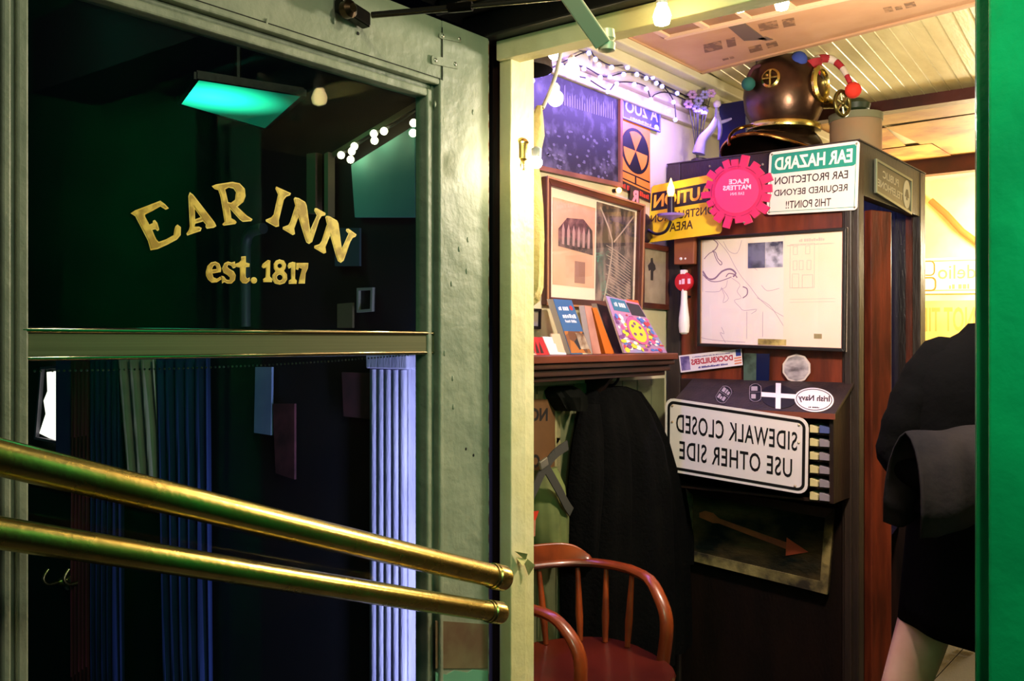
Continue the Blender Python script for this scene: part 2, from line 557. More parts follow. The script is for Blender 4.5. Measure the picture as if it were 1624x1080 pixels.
# ================================================================= the opened glazed door (plane X = -1.14)
DX = -1.14
dp = PX(DX)
dr = struct('door_1')
dr.location = (DX, 1.39, 0.0)
Y0, Y1 = 0.40, 1.387
gy0, gy1 = 0.545, 1.221        # glass opening
gz1 = 1.925
zr0, zr1 = 1.484, 1.514        # horizontal bar
T = 0.045
MB().box((DX - T, 1.256, 0.05), (DX, Y1, 2.073)).build('stile', M_doorpaint, dr, bevel=0.002)
MB().box((DX - T, Y0, 0.05), (DX, 0.497, 2.073)).build('stile', M_doorpaint, dr, bevel=0.002)
MB().box((DX - T, 0.497, 1.966), (DX - 0.001, 1.2556, 2.073)).build('top_rail', M_doorpaint, dr, bevel=0.002)
MB().box((DX - T, 0.497, 0.05), (DX - 0.001, 1.2556, 0.30)).build('bottom_rail', M_doorpaint, dr, bevel=0.002)
# worn front edge of the door leaf
MB().box((DX - T + 0.004, Y1, 0.05), (DX - 0.003, Y1 + 0.004, 2.07)).build('leaf_edge', M_doordark, dr)
# stepped glazing bead all round: three members of different depth
def bead(y0, y1, z0, z1, w, xf, m):
    for a, b in (((xf - 0.03, y0, z0), (xf, y0 + w, z1)), ((xf - 0.03, y1 - w, z0), (xf, y1, z1)),
                 ((xf - 0.03, y0 + w, z1 - w), (xf, y1 - w, z1)), ((xf - 0.03, y0 + w, z0), (xf, y1 - w, z0 + w))):
        MB().box(a, b).build('glazing_bead', m, dr, bevel=0.003)
bead(0.4975, 1.2555, 0.30, 1.9655, 0.011, DX + 0.004, M_doorpaint)
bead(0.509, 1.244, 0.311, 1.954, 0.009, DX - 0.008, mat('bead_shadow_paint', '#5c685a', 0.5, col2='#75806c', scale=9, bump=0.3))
bead(0.518, 1.235, 0.320, 1.945, 0.014, DX - 0.004, M_doorpaint)
# cracks and lumps in the old paint
ck = MB()
for z0_ in (1.9660,):
    ck.box((DX - 0.0005, 0.55, z0_), (DX + 0.0008, 1.256, z0_ + 0.0014))
ck.box((DX - 0.0005, 1.2552, 0.3), (DX + 0.0008, 1.2562, 1.50))
ck.box((DX - 0.0005, 1.2552, 1.93), (DX + 0.0008, 1.2562, 2.06))
ck.build('paint_crack', M_crack, dr)
lp = MB()
for px, py in ((703, 190), (716, 450), (718, 600), (719, 645), (742, 380), (345, 18), (423, 35), (530, 33), (740, 430), (690, 165), (750, 178), (728, 395), (705, 560)):
    p = dp.at(px, py, 0.0)
    lp.ball(p, 0.0032, 8, (0.5, 0.8, 1.8))
for px, py in ((738, 705), (733, 722), (568, 53)):
    pass
lp.build('paint_lump', M_doorpaint, dr, smooth=True)
hl = MB()
for px, py in ((739, 712), (751, 722), (568, 53), (628, 110)):
    hl.ball(dp.at(px, py), 0.003, 8, (0.3, 1, 1))
hl.build('nail_hole', M_crack, dr)
# two small strap plates across the corner joint, each with two screws
def plate(px0, px1, slope=0.2):
    mb = MB()
    a, b = px0, px1
    q = Quad(dp, [(a[0], a[1]), (b[0], a[1] + (b[0] - a[0]) * slope), (b[0], b[1]), (a[0], b[1] - (b[0] - a[0]) * slope)])
    q.slab(0.003, 0.004, mb=mb)
    o = mb.build('corner_plate', M_doorpaint, dr)
    s = MB()
    for u in (0.14, 0.86):
        s.ball(q.p(u, 0.5, 0.003), 0.004, 8, (0.5, 1, 1))
    s.build('screw_head', M_steel, o, smooth=True)
plate((683, 88), (726, 110))
plate((695, 52), (732, 68))
# brown patch and mint repaint low on the stile
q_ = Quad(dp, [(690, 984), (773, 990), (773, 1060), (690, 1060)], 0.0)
q_.slab(0.0012).build('brown_patch', mat('stile_brown_patch', '#6b5138', 0.7, col2='#7f7350', scale=14), dr)
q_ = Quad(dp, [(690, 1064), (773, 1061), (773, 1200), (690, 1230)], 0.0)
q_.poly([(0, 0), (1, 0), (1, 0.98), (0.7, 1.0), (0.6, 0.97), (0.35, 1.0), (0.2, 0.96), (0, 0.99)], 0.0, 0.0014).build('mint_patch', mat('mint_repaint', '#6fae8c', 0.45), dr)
# aluminium bar between the panes, three ridges
rail = MB().box((DX - 0.036, gy0 - 0.02, 1.481), (DX - 0.006, gy1 + 0.02, 1.508)).build('middle_bar', mat('bar_metal_olive', '#8a8d6c', 0.3, 0.6, col2='#75785a', scale=3, stretch=(1, 0.3, 60)), dr)
for z, r in ((1.5125, 0.0042), (1.4785, 0.0034), (1.5062, 0.002), (1.4895, 0.0016)):
    MB().tube([(DX - 0.008, gy0 - 0.02, z), (DX - 0.008, gy1 + 0.02, z)], r, 10).build('bar_ridge', mat('bar_metal_polished', '#b4b49a', 0.12, 1.0), rail, smooth=True)
MB().box((DX - 0.034, gy0 - 0.02, 1.5095), (DX - 0.012, gy1 + 0.02, 1.5165)).build('bar_ridge', mat('bar_metal_polished', '#b4b49a', 0.12, 1.0), rail)
# two panes
MB().box((DX - 0.024, 0.53, 1.512), (DX - 0.020, 1.236, 1.94)).build('glass_pane', GLASS, dr)
MB().box((DX - 0.024, 0.53, 0.31), (DX - 0.020, 1.236, 1.480)).build('glass_pane', GLASS, dr)
# bead chain stretched under the bar, seen through the lower pane
ch = MB()
for i in range(90):
    t = i / 89
    ch.ball((DX - 0.05, 0.56 + t * 0.66, 1.462 + 0.012 * t - 0.006 * math.sin(PI * t)), 0.0017, 5)
ch.build('bead_chain', M_steel, dr)

# gilt lettering on the upper pane: traced outlines in crop pixels -> door plane
GP = PX(DX - 0.0195)
def gp(x, y):
    p = GP.at(200 + x / 4.274, 270 + y / 4.274)
    return (p.y, p.z)
LET = {
    'e': [[(30, 292), (60, 272), (232, 206), (265, 230), (290, 258), (268, 268), (232, 246), (180, 275), (130, 300), (128, 312), (158, 368), (180, 358), (182, 342), (195, 336), (212, 356), (225, 402), (213, 413), (198, 400), (178, 405), (192, 440), (205, 468), (222, 485), (270, 468), (322, 440), (328, 400), (334, 380), (348, 367), (372, 385), (370, 440), (345, 470), (280, 505), (215, 534), (165, 543), (160, 520), (148, 478), (62, 312)]],
    'a': [[(432, 148), (455, 165), (600, 352), (612, 378), (595, 390), (548, 397), (538, 385), (540, 368), (522, 347), (470, 362), (463, 382), (495, 382), (513, 392), (505, 412), (415, 443), (408, 430), (425, 405), (432, 380), (422, 175)], [(466, 262), (468, 332), (505, 318)]],
    'r': [[(580, 108), (610, 95), (720, 78), (770, 88), (805, 125), (810, 175), (795, 215), (755, 248), (820, 308), (858, 332), (848, 345), (790, 350), (770, 335), (705, 262), (714, 325), (738, 338), (750, 352), (740, 365), (660, 376), (652, 365), (668, 350), (655, 270), (640, 180), (625, 135), (600, 128)], [(672, 130), (692, 216), (712, 220), (738, 200), (745, 150), (728, 125), (695, 118)]],
    'i': [[(1018, 110), (1045, 122), (1118, 155), (1112, 170), (1085, 180), (1070, 200), (1035, 340), (1037, 380), (1015, 385), (948, 348), (946, 335), (985, 318), (1000, 300), (1030, 165), (1012, 125)]],
    'n': [[(1145, 183), (1170, 188), (1215, 215), (1225, 240), (1247, 405), (1292, 305), (1275, 275), (1278, 258), (1292, 256), (1352, 290), (1350, 305), (1325, 312), (1310, 335), (1262, 485), (1240, 500), (1222, 490), (1205, 440), (1168, 318), (1140, 395), (1145, 432), (1130, 440), (1062, 400), (1062, 385), (1100, 370), (1112, 350), (1147, 240), (1135, 195)]],
    'o': [[(1358, 308), (1380, 312), (1430, 340), (1440, 362), (1462, 530), (1507, 430), (1490, 412), (1492, 398), (1507, 395), (1562, 435), (1556, 450), (1535, 460), (1520, 485), (1475, 612), (1455, 628), (1435, 615), (1418, 565), (1383, 442), (1352, 520), (1356, 558), (1340, 566), (1275, 528), (1275, 512), (1310, 500), (1325, 480), (1362, 365), (1350, 320)]],
}
M_gold = mat('gold_leaf', '#ffe878', 0.4, 0.05, col2='#ecc94a', scale=60, contrast=(0.4, 0.6), emit=None)
M_golddark = mat('gold_leaf_worn', '#b8962c', 0.45, 0.05, col2='#f2d458', scale=45, contrast=(0.42, 0.55))
for key in 'earino':
    loops = [[gp(*p) for p in lp_] for lp_ in LET[key]]
    vs, fs = poly_fill(loops)
    o = MB().add([(GP.o.x, v.x, v.y) for v in vs], fs).build('gilt_letter', M_gold, dr)
    vs, fs = poly_fill(loops, -0.0019)
    MB().add([(GP.o.x + 0.0004, v.x, v.y) for v in vs], fs).build('worn_fill', M_golddark, o)
def circ(cx, cy, rx, ry, n=14): return [(cx + rx * math.cos(2 * PI * k / n), cy + ry * math.sin(2 * PI * k / n)) for k in range(n)]
SMALL = [
    [[(540, 690), (550, 650), (575, 625), (605, 618), (632, 632), (645, 665), (642, 690), (585, 700), (592, 725), (615, 735), (640, 720), (645, 740), (615, 760), (580, 762), (555, 742), (542, 715)], [(582, 672), (590, 650), (603, 643), (612, 655), (612, 670)]],
    [[(650, 665), (665, 630), (690, 618), (715, 625), (738, 618), (742, 660), (725, 665), (712, 648), (692, 640), (686, 655), (700, 668), (730, 685), (744, 712), (738, 745), (715, 768), (685, 768), (665, 758), (650, 768), (646, 715), (662, 718), (680, 742), (700, 744), (704, 728), (688, 712), (660, 695)]],
    [[(780, 585), (812, 582), (812, 625), (838, 632), (836, 655), (812, 657), (810, 720), (820, 735), (838, 725), (838, 750), (815, 768), (788, 765), (772, 745), (772, 660), (738, 652), (738, 635), (765, 625), (780, 610)]],
    [circ(866, 746, 22, 22)],
    [[(918, 655), (925, 635), (960, 608), (978, 612), (975, 720), (990, 735), (988, 758), (930, 758), (928, 738), (945, 725), (948, 660), (930, 665)]],
    [[(1040, 604), (1070, 612), (1085, 640), (1080, 665), (1070, 682), (1090, 705), (1092, 740), (1075, 765), (1042, 776), (1008, 768), (990, 742), (992, 710), (1012, 685), (1000, 665), (1000, 635), (1015, 612)], circ(1041, 648, 15, 15), circ(1041, 727, 19, 19)],
    [[(1094, 650), (1102, 630), (1128, 620), (1148, 625), (1145, 735), (1158, 748), (1155, 770), (1102, 770), (1102, 748), (1118, 738), (1118, 660), (1102, 668)]],
    [[(1152, 628), (1236, 628), (1232, 665), (1217, 700), (1212, 768), (1168, 768), (1172, 745), (1192, 668), (1172, 660), (1166, 676), (1150, 672)]],
]
for k_, shp in enumerate(SMALL):
    loops = [[gp(*p) for p in lp_] for lp_ in shp]
    vs, fs = poly_fill(loops)
    o = MB().add([(GP.o.x, v.x, v.y) for v in vs], fs).build('gilt_letter', M_gold, dr)
    vs, fs = poly_fill(loops, -0.0013)
    MB().add([(GP.o.x + 0.0004, v.x, v.y) for v in vs], fs).build('worn_fill', M_golddark, o)

# ================================================================= brass rails in front of the door
def brass_rail(x, pL, pR, r, label):
    P = PX(x)
    a = P.at(*pL); b = P.at(*pR); d = (b - a).normalized()
    a2 = a - d * 0.22
    t = thing('brass_rail', label, 'handrail', b, 'brass rails across the door')
    MB().tube([a2, b], r, 32).build('rail_tube', M_brass, t, smooth=True)
    cp = MB(); cp.lathe(b - d * 0.034, d, [(r * 1.0, -0.001), (r * 1.08, 0), (r * 1.08, 0.004), (r * 1.0, 0.0055), (r * 1.02, 0.006), (r * 1.14, 0.008), (r * 1.14, 0.034), (r * 1.05, 0.038), (r * 0.5, 0.040)], 32)
    cp.build('end_cap', M_brass, t, smooth=True)
    for q_ in (a2 + d * 0.03,):
        MB().tube([q_, (DX + 0.001, q_.y, q_.z)], 0.010, 16).build('bracket', M_brass, t, smooth=True)
        MB().lathe((DX + 0.001, q_.y, q_.z), (1, 0, 0), [(0.026, 0), (0.026, 0.005), (0.012, 0.012)], 20).build('bracket_plate', M_brass, t, smooth=True)
    s_ = MB(); s_.tube([b - d * 0.06, (DX + 0.001, (b - d * 0.06).y, (b - d * 0.06).z)], 0.006, 12).build('bracket', M_brass, t, smooth=True)
brass_rail(-1.0, (0, 725), (797, 917), 0.0190, 'upper thick brass rail slanting across the glass door, ending near the cream post')
brass_rail(-1.0, (0, 845), (792, 972), 0.0165, 'lower thinner brass rail slanting across the door below the other one')

# torn tape scrap on the cream jamb
tp = MB()
jp = PX(-1.108)
for a_, b_, c_ in (((816, 874), (836, 878), (833, 888)), ((826, 878), (848, 896), (838, 912)), ((818, 884), (828, 898), (836, 886))):
    pts = [jp.at(*a_, 0.002), jp.at(*b_, 0.012), jp.at(*c_, 0.006)]
    tp.prism(pts, (0.002, -0.001, 0))
tag(tp.build('paper_scrap', mat('scrap_paper', '#c9c07c', 0.8, col2='#8f8850', scale=40)), 'small torn yellowish scrap of tape stuck on the cream doorpost', 'scrap')

# door closer with its long rod, pale arm and round knob over the doorway
dc = thing('door_closer', 'dark metal door closer whose thin rod crosses above the door to a pale arm', 'door closer', at_depth(560, 18, 1.5))
MB().obox(dp.at(560, 20, 0.012), (0.010, 0, 0), (0, 0.030, -0.006), (0, 0, 0.012)).build('bracket', mat('closer_dark', '#1c1813', 0.3, 0.7), dc, bevel=0.003)
MB().lathe(dp.at(548, 16, 0.02), (1, 0, 0), [(0.014, 0), (0.014, 0.012), (0.007, 0.018)], 16).build('pivot', mat('closer_bronze', '#4a3a28', 0.3, 0.9), dc, smooth=True)
a = dp.at(590, 24, 0.035); b = at_depth(905, -4, 1.42)
MB().tube([a, a.lerp(b, 0.5)], 0.0052, 12).build('rod', mat('closer_steel', '#77705f', 0.25, 0.9), dc, smooth=True)
MB().tube([a.lerp(b, 0.48), b], 0.0034, 12).build('rod', mat('closer_steel', '#77705f', 0.25, 0.9), dc, smooth=True)
MB().tube([a.lerp(b, 0.40), a.lerp(b, 0.52)], 0.0075, 12).build('collar', mat('closer_dark', '#1c1813', 0.3, 0.7), dc, smooth=True)
a = at_depth(896, -16, 1.40); b = at_depth(956, 70, 1.46)
M_arm = mat('pale_arm_paint', '#e4dcbc', 0.4, 0.2)
MB().bar(a, b, 0.026, 0.008, RIGHT).build('arm', M_arm, dc, bevel=0.002)
MB().lathe(at_depth(962, 66, 1.47), (0, 0, -1), [(0.005, -0.02), (0.012, -0.018), (0.014, -0.004), (0.010, 0.0), (0.014, 0.003), (0.013, 0.014), (0.004, 0.017)], 20).build('knob', M_arm, dc, smooth=True)

# reflection of a green lamp, built as a glowing panel behind the upper pane
GZ = 2.0
gm = []
for px, py in ((283, 165), (312, 125), (482, 152), (422, 205)):
    p = PZ(GZ).at(px, py); gm.append(V((p.x, p.y, GZ)))
c_ = sum(gm, V((0, 0, 0))) / 4
lamp = thing('green_lamp_reflection', 'green lamp reflection in the dark upper pane above the lettering, built as a glowing panel', 'lamp', c_)
M_glamp = mat('green_lamp_glow', '#0c3a28', 0.5)
nt = M_glamp.node_tree; bs = nt.nodes['Principled BSDF']
tc = nt.nodes.new('ShaderNodeTexCoord'); mp = nt.nodes.new('ShaderNodeMapping'); gr = nt.nodes.new('ShaderNodeTexGradient'); gr.gradient_type = 'SPHERICAL'
hot = (gm[0] * 0.42 + gm[1] * 0.33 + gm[2] * 0.17 + gm[3] * 0.08) - c_
mp.inputs['Location'].default_value = (-hot.x * 7.0, -hot.y * 5.5, 0)
mp.inputs['Scale'].default_value = (7.0, 5.5, 1)
mm = nt.nodes.new('ShaderNodeMath'); mm.operation = 'POWER'; mm.inputs[1].default_value = 1.6
ma = nt.nodes.new('ShaderNodeMath'); ma.operation = 'MULTIPLY_ADD'; ma.inputs[1].default_value = 5; ma.inputs[2].default_value = 0.09
nt.links.new(tc.outputs['Object'], mp.inputs[0]); nt.links.new(mp.outputs[0], gr.inputs[0]); nt.links.new(gr.outputs['Fac'], mm.inputs[0])
nt.links.new(mm.outputs[0], ma.inputs[0]); nt.links.new(ma.outputs[0], bs.inputs['Emission Strength'])
bs.inputs['Emission Color'].default_value = (0.02, 0.85, 0.48, 1)
MB().prism(gm, (0, 0, 0.01)).build('glowing_panel', M_glamp, lamp)
hs = MB()
for i in range(4):
    a, b = gm[i], gm[(i + 1) % 4]
    hs.bar(a + V((0, 0, 0.006)), b + V((0, 0, 0.006)), 0.014, 0.010, (0, 0, 1))
hs.prism([g + V((0, 0, 0.0125)) for g in gm], (0, 0, 0.004))
hs.build('housing', M_black, lamp)
MB().tube([c_ + V((0, 0, 0.05)), c_ + V((0, 0, 0.16))], 0.008, 8).build('hanger', M_black, lamp)

# ================================================================= things beyond the glass door, on the shopfront beside the doorway, reflections built among them
SY = 1.44
SP = PY(SY)
# fluted pilaster with violet light on it
t = struct('trim_4')
q = Quad(PY(1.45), [(600, 563), (661, 566), (661, 900), (600, 900)])
xa, xb = q.c[3].x, q.c[2].x
M_pil = mat('pilaster_paint', '#cfd0e6', 0.6, col2='#b4b4d4', scale=7, stretch=(4, 4, 0.8), bump=0.3)
MB().box((xa, 1.425, 0), (xb, 1.449, 1.462)).build('pilaster_shaft', M_pil, t)
for i in range(5):
    x = xa + (xb - xa) * (0.12 + i * 0.19)
    MB().tube([(x, 1.4285, 0.0), (x, 1.4285, 1.438)], (xb - xa) * 0.085, 16).build('flute', M_pil, t, smooth=True)
MB().box((xa - 0.004, 1.416, 1.440), (xb + 0.004, 1.449, 1.470)).build('pilaster_cap', M_pil, t, bevel=0.003)

def sheet(name, px, m, label, cat, th=0.006, off=0.0, plane=None, r=0.0):
    qq = Quad(plane or SP, px, off)
    o = qq.slab(th, r).build(name, m)
    return tag(o, label, cat), qq

# lit window far left
w = thing('lit_window', 'bright white lit window at far left seen through the lower door pane', 'window', SP.at(80, 700))
qq = Quad(SP, [(76, 590), (96, 588), (97, 700), (64, 690)])
qq.poly([(0, 1), (1, 1), (1, 0), (0.5, 0.0), (0.0, 0.03), (0.22, 0.35), (0.02, 0.55), (0.2, 0.7)], 0.001, 0.003).build('lit_glass', mat('lit_window_glow', '#ffffff', 0.5, emit='#ffe9e4', es=1.6), w)
Quad(SP, [(70, 582), (99, 580), (100, 704), (60, 696)]).frame(0.008, 0.001, 0.012).build('window_frame', mat('pale_frame', '#8a7f90', 0.5), w)
sheet('violet_post', [(104, 570), (128, 570), (128, 735), (104, 730)], mat('violet_post_paint', '#5a4fa0', 0.5), 'narrow violet post beside the lit window behind the door glass', 'post', 0.03)
M_cur = [mat('maroon_drape', '#8a2c3c', 0.8, col2='#5a1c2a', scale=3, stretch=(9, 1, 1)), mat('navy_drape', '#2e3a80', 0.8, col2='#1c2450', scale=3, stretch=(9, 1, 1))]
def drape_flat(px, m, label, amp=0.012, folds=5, th=0.004):
    q_ = Quad(SP, px)
    rows = []
    for j in range(7):
        rows.append([q_.p(i / 40, j / 6, 0.02 + amp * math.sin(i / 40 * folds * 2 * PI + j * 0.25)) for i in range(41)])
    mb = MB().grid(rows)
    o = mb.build('curtain', m, smooth=True)
    md = o.modifiers.new('thickness', 'SOLIDIFY'); md.thickness = th
    tag(o, label, 'curtain')
drape_flat([(130, 568), (160, 568), (160, 1290), (130, 1320)], M_cur[0], 'dark maroon curtain behind the lower door pane, left of the navy one')
drape_flat([(161, 568), (205, 568), (205, 1290), (161, 1290)], M_cur[1], 'narrow navy curtain between the maroon curtain and the beige one')
drape_flat([(208, 568), (263, 568), (272, 780), (222, 780)], mat('beige_satin_drape', '#eed0b0', 0.45, col2='#9aab94', scale=2, stretch=(1, 1, 2)), 'beige satin curtain strip hanging behind the lower door pane', 0.016, 3)
drape_flat([(266, 568), (346, 568), (346, 1260), (280, 1260)], mat('blue_drape', '#34468c', 0.8, col2='#243066', scale=2, stretch=(6, 1, 1)), 'wide dark blue curtain right of the beige satin strip')
sheet('blue_banner', [(408, 582), (434, 582), (433, 690), (406, 686)], mat('banner_pale_blue', '#8fa4cf', 0.6, col2='#7488bd', scale=9), 'short pale blue banner hanging behind the lower door pane', 'banner')
sheet('picture_print', [(436, 640), (470, 640), (470, 760), (440, 750)], mat('dark_pink_print', '#3d2028', 0.7, col2='#6b3540', scale=16), 'dark pinkish print right of the pale blue banner', 'poster')
sheet('picture_print', [(545, 590), (595, 592), (596, 665), (548, 660)], mat('faded_rose_print', '#5a3036', 0.7, col2='#3a2a2c', scale=14), 'faded rose print next to the violet fluted pilaster', 'poster')
# upper pane: teal and framed-print reflections built as flat pieces; pipe, strips
sheet('teal_reflection', [(560, 262), (660, 200), (661, 345), (566, 345)], mat('teal_reflection_tint', '#86cfc2', 0.6, col2='#5fa89c', scale=3), 'teal reflection in the top right corner of the door glass', 'board')
sheet('tan_post', [(497, 246), (511, 244), (511, 340), (497, 340)], mat('tan_post_paint', '#7d6648', 0.6), 'tan post seen through the upper pane beside the bulb reflection', 'post', 0.02)
sheet('thin_post', [(525, 246), (531, 243), (531, 345), (525, 345)], mat('thin_post_paint', '#8c7d5a', 0.6), 'thin pale post right of the tan post behind the upper pane', 'post', 0.02)
pp = [SP.at(*p, 0.03) for p in ((389, 518), (389, 420), (390, 385), (396, 370), (408, 364), (418, 362))]
tag(MB().tube(smooth_pts(pp, 4), 0.013, 12).build('drain_pipe', mat('grey_pipe', '#34373a', 0.5), smooth=True), 'grey bent drain pipe behind the upper pane under the lettering', 'pipe')
sheet('blue_card', [(534, 362), (573, 362), (573, 422), (534, 422)], mat('dim_blue_card', '#3f5360', 0.6), 'dim blue-grey card behind the last letter of the gilt lettering', 'card')
sheet('cream_card', [(538, 482), (562, 480), (562, 520), (538, 520)], mat('dim_cream_card', '#6d6347', 0.6), 'small cream card just above the middle bar of the door', 'card')
sheet('cream_card', [(594, 540), (626, 540), (626, 562), (594, 562)], mat('dim_cream_card', '#6d6347', 0.6), 'small cream card at the right end of the middle bar', 'card')
fr = thing('reflected_print', 'tiny white framed picture reflected in the upper pane near its lower right', 'picture', SP.at(583, 495))  # reflection of a frame, built as a thing behind the glass
qq = Quad(SP, [(571, 457), (596, 456), (595, 494), (571, 496)])
qq.frame(0.006, 0.002, 0.008).build('frame', mat('white_frame', '#9a9a8c', 0.5), fr)
qq.slab(0.003).build('print', mat('dark_print', '#14161a', 0.5), fr)
# reflected warm bulbs, built as a glowing chain and strip behind the pane
bc = thing('bulb_reflection', 'sloping reflection of warm bulbs at the top right of the door glass', 'string lights', SP.at(560, 255, 0.03))
wp = [SP.at(*p, 0.03) for p in ((534, 250), (560, 232), (592, 212), (625, 197), (662, 172))]
MB().tube(wp, 0.004, 6).build('wire', M_black, bc)
MB().bar(SP.at(530, 246, 0.01), SP.at(664, 165, 0.01), 0.012, 0.01, (0, 0, 1)).build('reflected_strip', mat('reflected_strip_metal', '#7d6f52', 0.3, 0.4), bc)
bm_ = None
for px, py in ((541, 246), (558, 240), (562, 232), (593, 212), (594, 223), (556, 253), (656, 195), (655, 211), (609, 208)):
    p = SP.at(px, py, 0.035)
    if bm_ is None:
        b = MB().ball(p, 0.0085, 10).build('bulb', mat('small_warm_glow', '#fff0c8', 0.4, emit='#fff0c8', es=7), bc, smooth=True)
        b.location = p - V(bc.location)
        for vtx in b.data.vertices: vtx.co -= b.location
        bm_ = b.data
    else:
        inst('bulb', bm_, p, bc)
# brass hooks low on the shopfront and a glass bottle
for px, lab in ((108, 'brass hook behind the lowest door glass, left one of two'), (141, 'brass hook behind the lowest door glass, right one of two')):
    c = SP.at(px, 920)
    hk = thing('brass_hook', lab, 'hook', c, 'brass hooks behind the lower pane')
    MB().lathe(c, (0, -1, 0), [(0.03, 0), (0.03, 0.004), (0.018, 0.01), (0.010, 0.03)], 20).build('rosette', M_brass, hk, smooth=True)
    MB().tube(smooth_pts([c + V((0, -0.03, 0)), c + V((0, -0.06, 0)), c + V((0, -0.075, 0.02)), c + V((0, -0.06, 0.045))], 4), 0.006, 10).build('prong', M_brass, hk, smooth=True)

# ================================================================= the bar room: things on the left wall
WP = PX(XW)
def wq(px, off=0.0): return Quad(WP, px, off)

# big dark photograph
t = thing('framed_photograph', 'large dark framed crowd photograph high on the left wall behind the doorpost', 'picture', WP.at(910, 290))
q = wq([(820, 88), (979, 140), (979, 298), (820, 265)])
M_crowd = mat('dark_crowd_print', '#17161b', 0.55, col2='#57535c', scale=20, contrast=(0.5, 0.75), detail=8)
q.slab(0.012).build('print', M_crowd, t)
q.frame(0.014, 0.0, 0.022).build('frame', mat('orange_brown_frame', '#8f5a3a', 0.45, col2='#6e4028', scale=8), t)
sp = MB()
rs = random.Random(3)
for i in range(60):
    u, v = rs.uniform(0.1, 0.95), rs.uniform(0.05, 0.45)
    q.ellipse(u, v, 0.008 + 0.012 * rs.random(), 0.008 + 0.010 * rs.random(), 0.0125, 0.0004, 8, sp)
for i in range(26):
    u = 0.3 + i * 0.025
    q.poly([(u, 0.66), (u + 0.014, 0.66), (u + 0.012, 0.66 + rs.uniform(0.06, 0.2)), (u, 0.66 + rs.uniform(0.06, 0.2))], 0.0125, 0.0004, sp)
sp.build('print_highlights', mat('photo_grey', '#5d5963', 0.6), t, kind='stuff')

# licence plate
t = thing('licence_plate', 'blue licence plate above the orange shelter sign on the left wall', 'sign', WP.at(1016, 205))
q = wq([(985, 148), (1047, 162), (1047, 211), (985, 187)], 0.012)
q.slab(0.003, 0.006).build('plate', mat('plate_blue', '#2a2f9a', 0.4, col2='#20247c', scale=10), t)
m = q.frame(0.003, 0.003, 0.001, u0=0.02, u1=0.98, t0=0.03, t1=0.97)
q.text('A 2UO', 0.08, 0.92, 0.30, 0.78, 0.0034, bold=0.02, mb=m)
q.scribble(0.2, 0.75, 0.08, 0.18, 0.0034, m)
m.build('lettering', mat('plate_pale', '#a9a4e0', 0.4), t)
q.ellipse(0.88, 0.12, 0.06, 0.09, 0.0034).build('sticker', M_white, t)

# orange shelter sign
t = thing('shelter_sign', 'tall orange shelter sign with black disc of three triangles, below the licence plate', 'sign', WP.at(1006, 320))
q = wq([(983, 187), (1030, 205), (1030, 322), (983, 300)], 0.004)
M_or = mat('sign_orange', '#e0862c', 0.45, col2='#cf6f22', scale=9)
q.slab(0.003).build('panel', M_or, t)
q.ellipse(0.49, 0.62, 0.47, 0.31, 0.003, n=36).build('disc', M_blacksign, t)
m = MB()
for a0 in (60, 180, 300):
    q.ellipse(0.49, 0.62, 0.40, 0.265, 0.0038, 0.0004, 10, m, a0, a0 + 60)
m.build('triangles', M_or, t)
m = MB()
q.poly([(0.02, 0.265), (0.98, 0.265), (0.98, 0.285), (0.02, 0.285)], 0.003, mb=m)
q.poly([(0.02, 0.155), (0.98, 0.155), (0.98, 0.175), (0.02, 0.175)], 0.003, mb=m)
q.poly([(0.47, 0.155), (0.52, 0.155), (0.52, 0.265), (0.47, 0.265)], 0.003, mb=m)
q.poly([(0.0, 0.0), (1, 0.0), (1, 0.13), (0.0, 0.13)], 0.003, mb=m)
m.build('printed_lines', M_blacksign, t)
m = MB()
q.scribble(0.06, 0.94, 0.03, 0.10, 0.0038, m)
m.build('lettering', mat('sign_red', '#b5341e', 0.5), t)
t = thing('red_badge', 'small black card with a pale red letter at the foot of the orange shelter sign', 'sticker', WP.at(1006, 328))
q = wq([(999, 296), (1013, 300), (1013, 327), (999, 323)], 0.012)
q.slab(0.002).build('card', M_blacksign, t)
q.text('R', 0.1, 0.9, 0.12, 0.88, 0.0024, bold=0.05).build('lettering', mat('pale_red', '#f08a82', 0.5, ), t)

# large double picture
t = thing('framed_picture', 'large brown framed pair of prints on the left wall above the shelf', 'picture', WP.at(935, 490))
q = wq([(858, 280), (1014, 326), (1009, 493), (858, 484)])
M_frame = mat('red_brown_frame', '#5d2c1a', 0.35, col2='#3f1c10', scale=6)
q.frame(0.026, 0.0, 0.022).build('frame', M_frame, t, bevel=0.003)
q.frame(0.006, 0.022, 0.004).build('frame_bead', mat('frame_bead', '#a8764a', 0.4), t)
q.slab(0.006, u0=0.02, u1=0.98, t0=0.02, t1=0.98).build('mat_board', mat('mat_board', '#e9dcc4', 0.7), t)
q.slab(0.0015, u0=0.09, u1=0.50, t0=0.17, t1=0.86, off=0.006).build('print', mat('sepia_print', '#cf9a78', 0.6, col2='#e2b595', scale=5), t)
q.poly([(0.14, 0.48), (0.48, 0.45), (0.47, 0.66), (0.38, 0.74), (0.22, 0.72), (0.14, 0.62)], 0.0075).build('print_group', mat('group_photo', '#3a2a2a', 0.6, col2='#8c6660', scale=30, contrast=(0.45, 0.7)), t)
m = MB()
for i in range(6):
    u = 0.17 + i * 0.05
    q.poly([(u, 0.50), (u + 0.022, 0.50), (u + 0.026, 0.62), (u + 0.013, 0.67), (u, 0.62)], 0.0084, mb=m)
m.build('group_figures', mat('photo_figures', '#b08a84', 0.6), t, kind='stuff')
q.slab(0.0012, u0=0.30, u1=0.40, t0=0.20, t1=0.38, off=0.0075).build('print_patch', mat('print_brown', '#9a6e5c', 0.6), t)
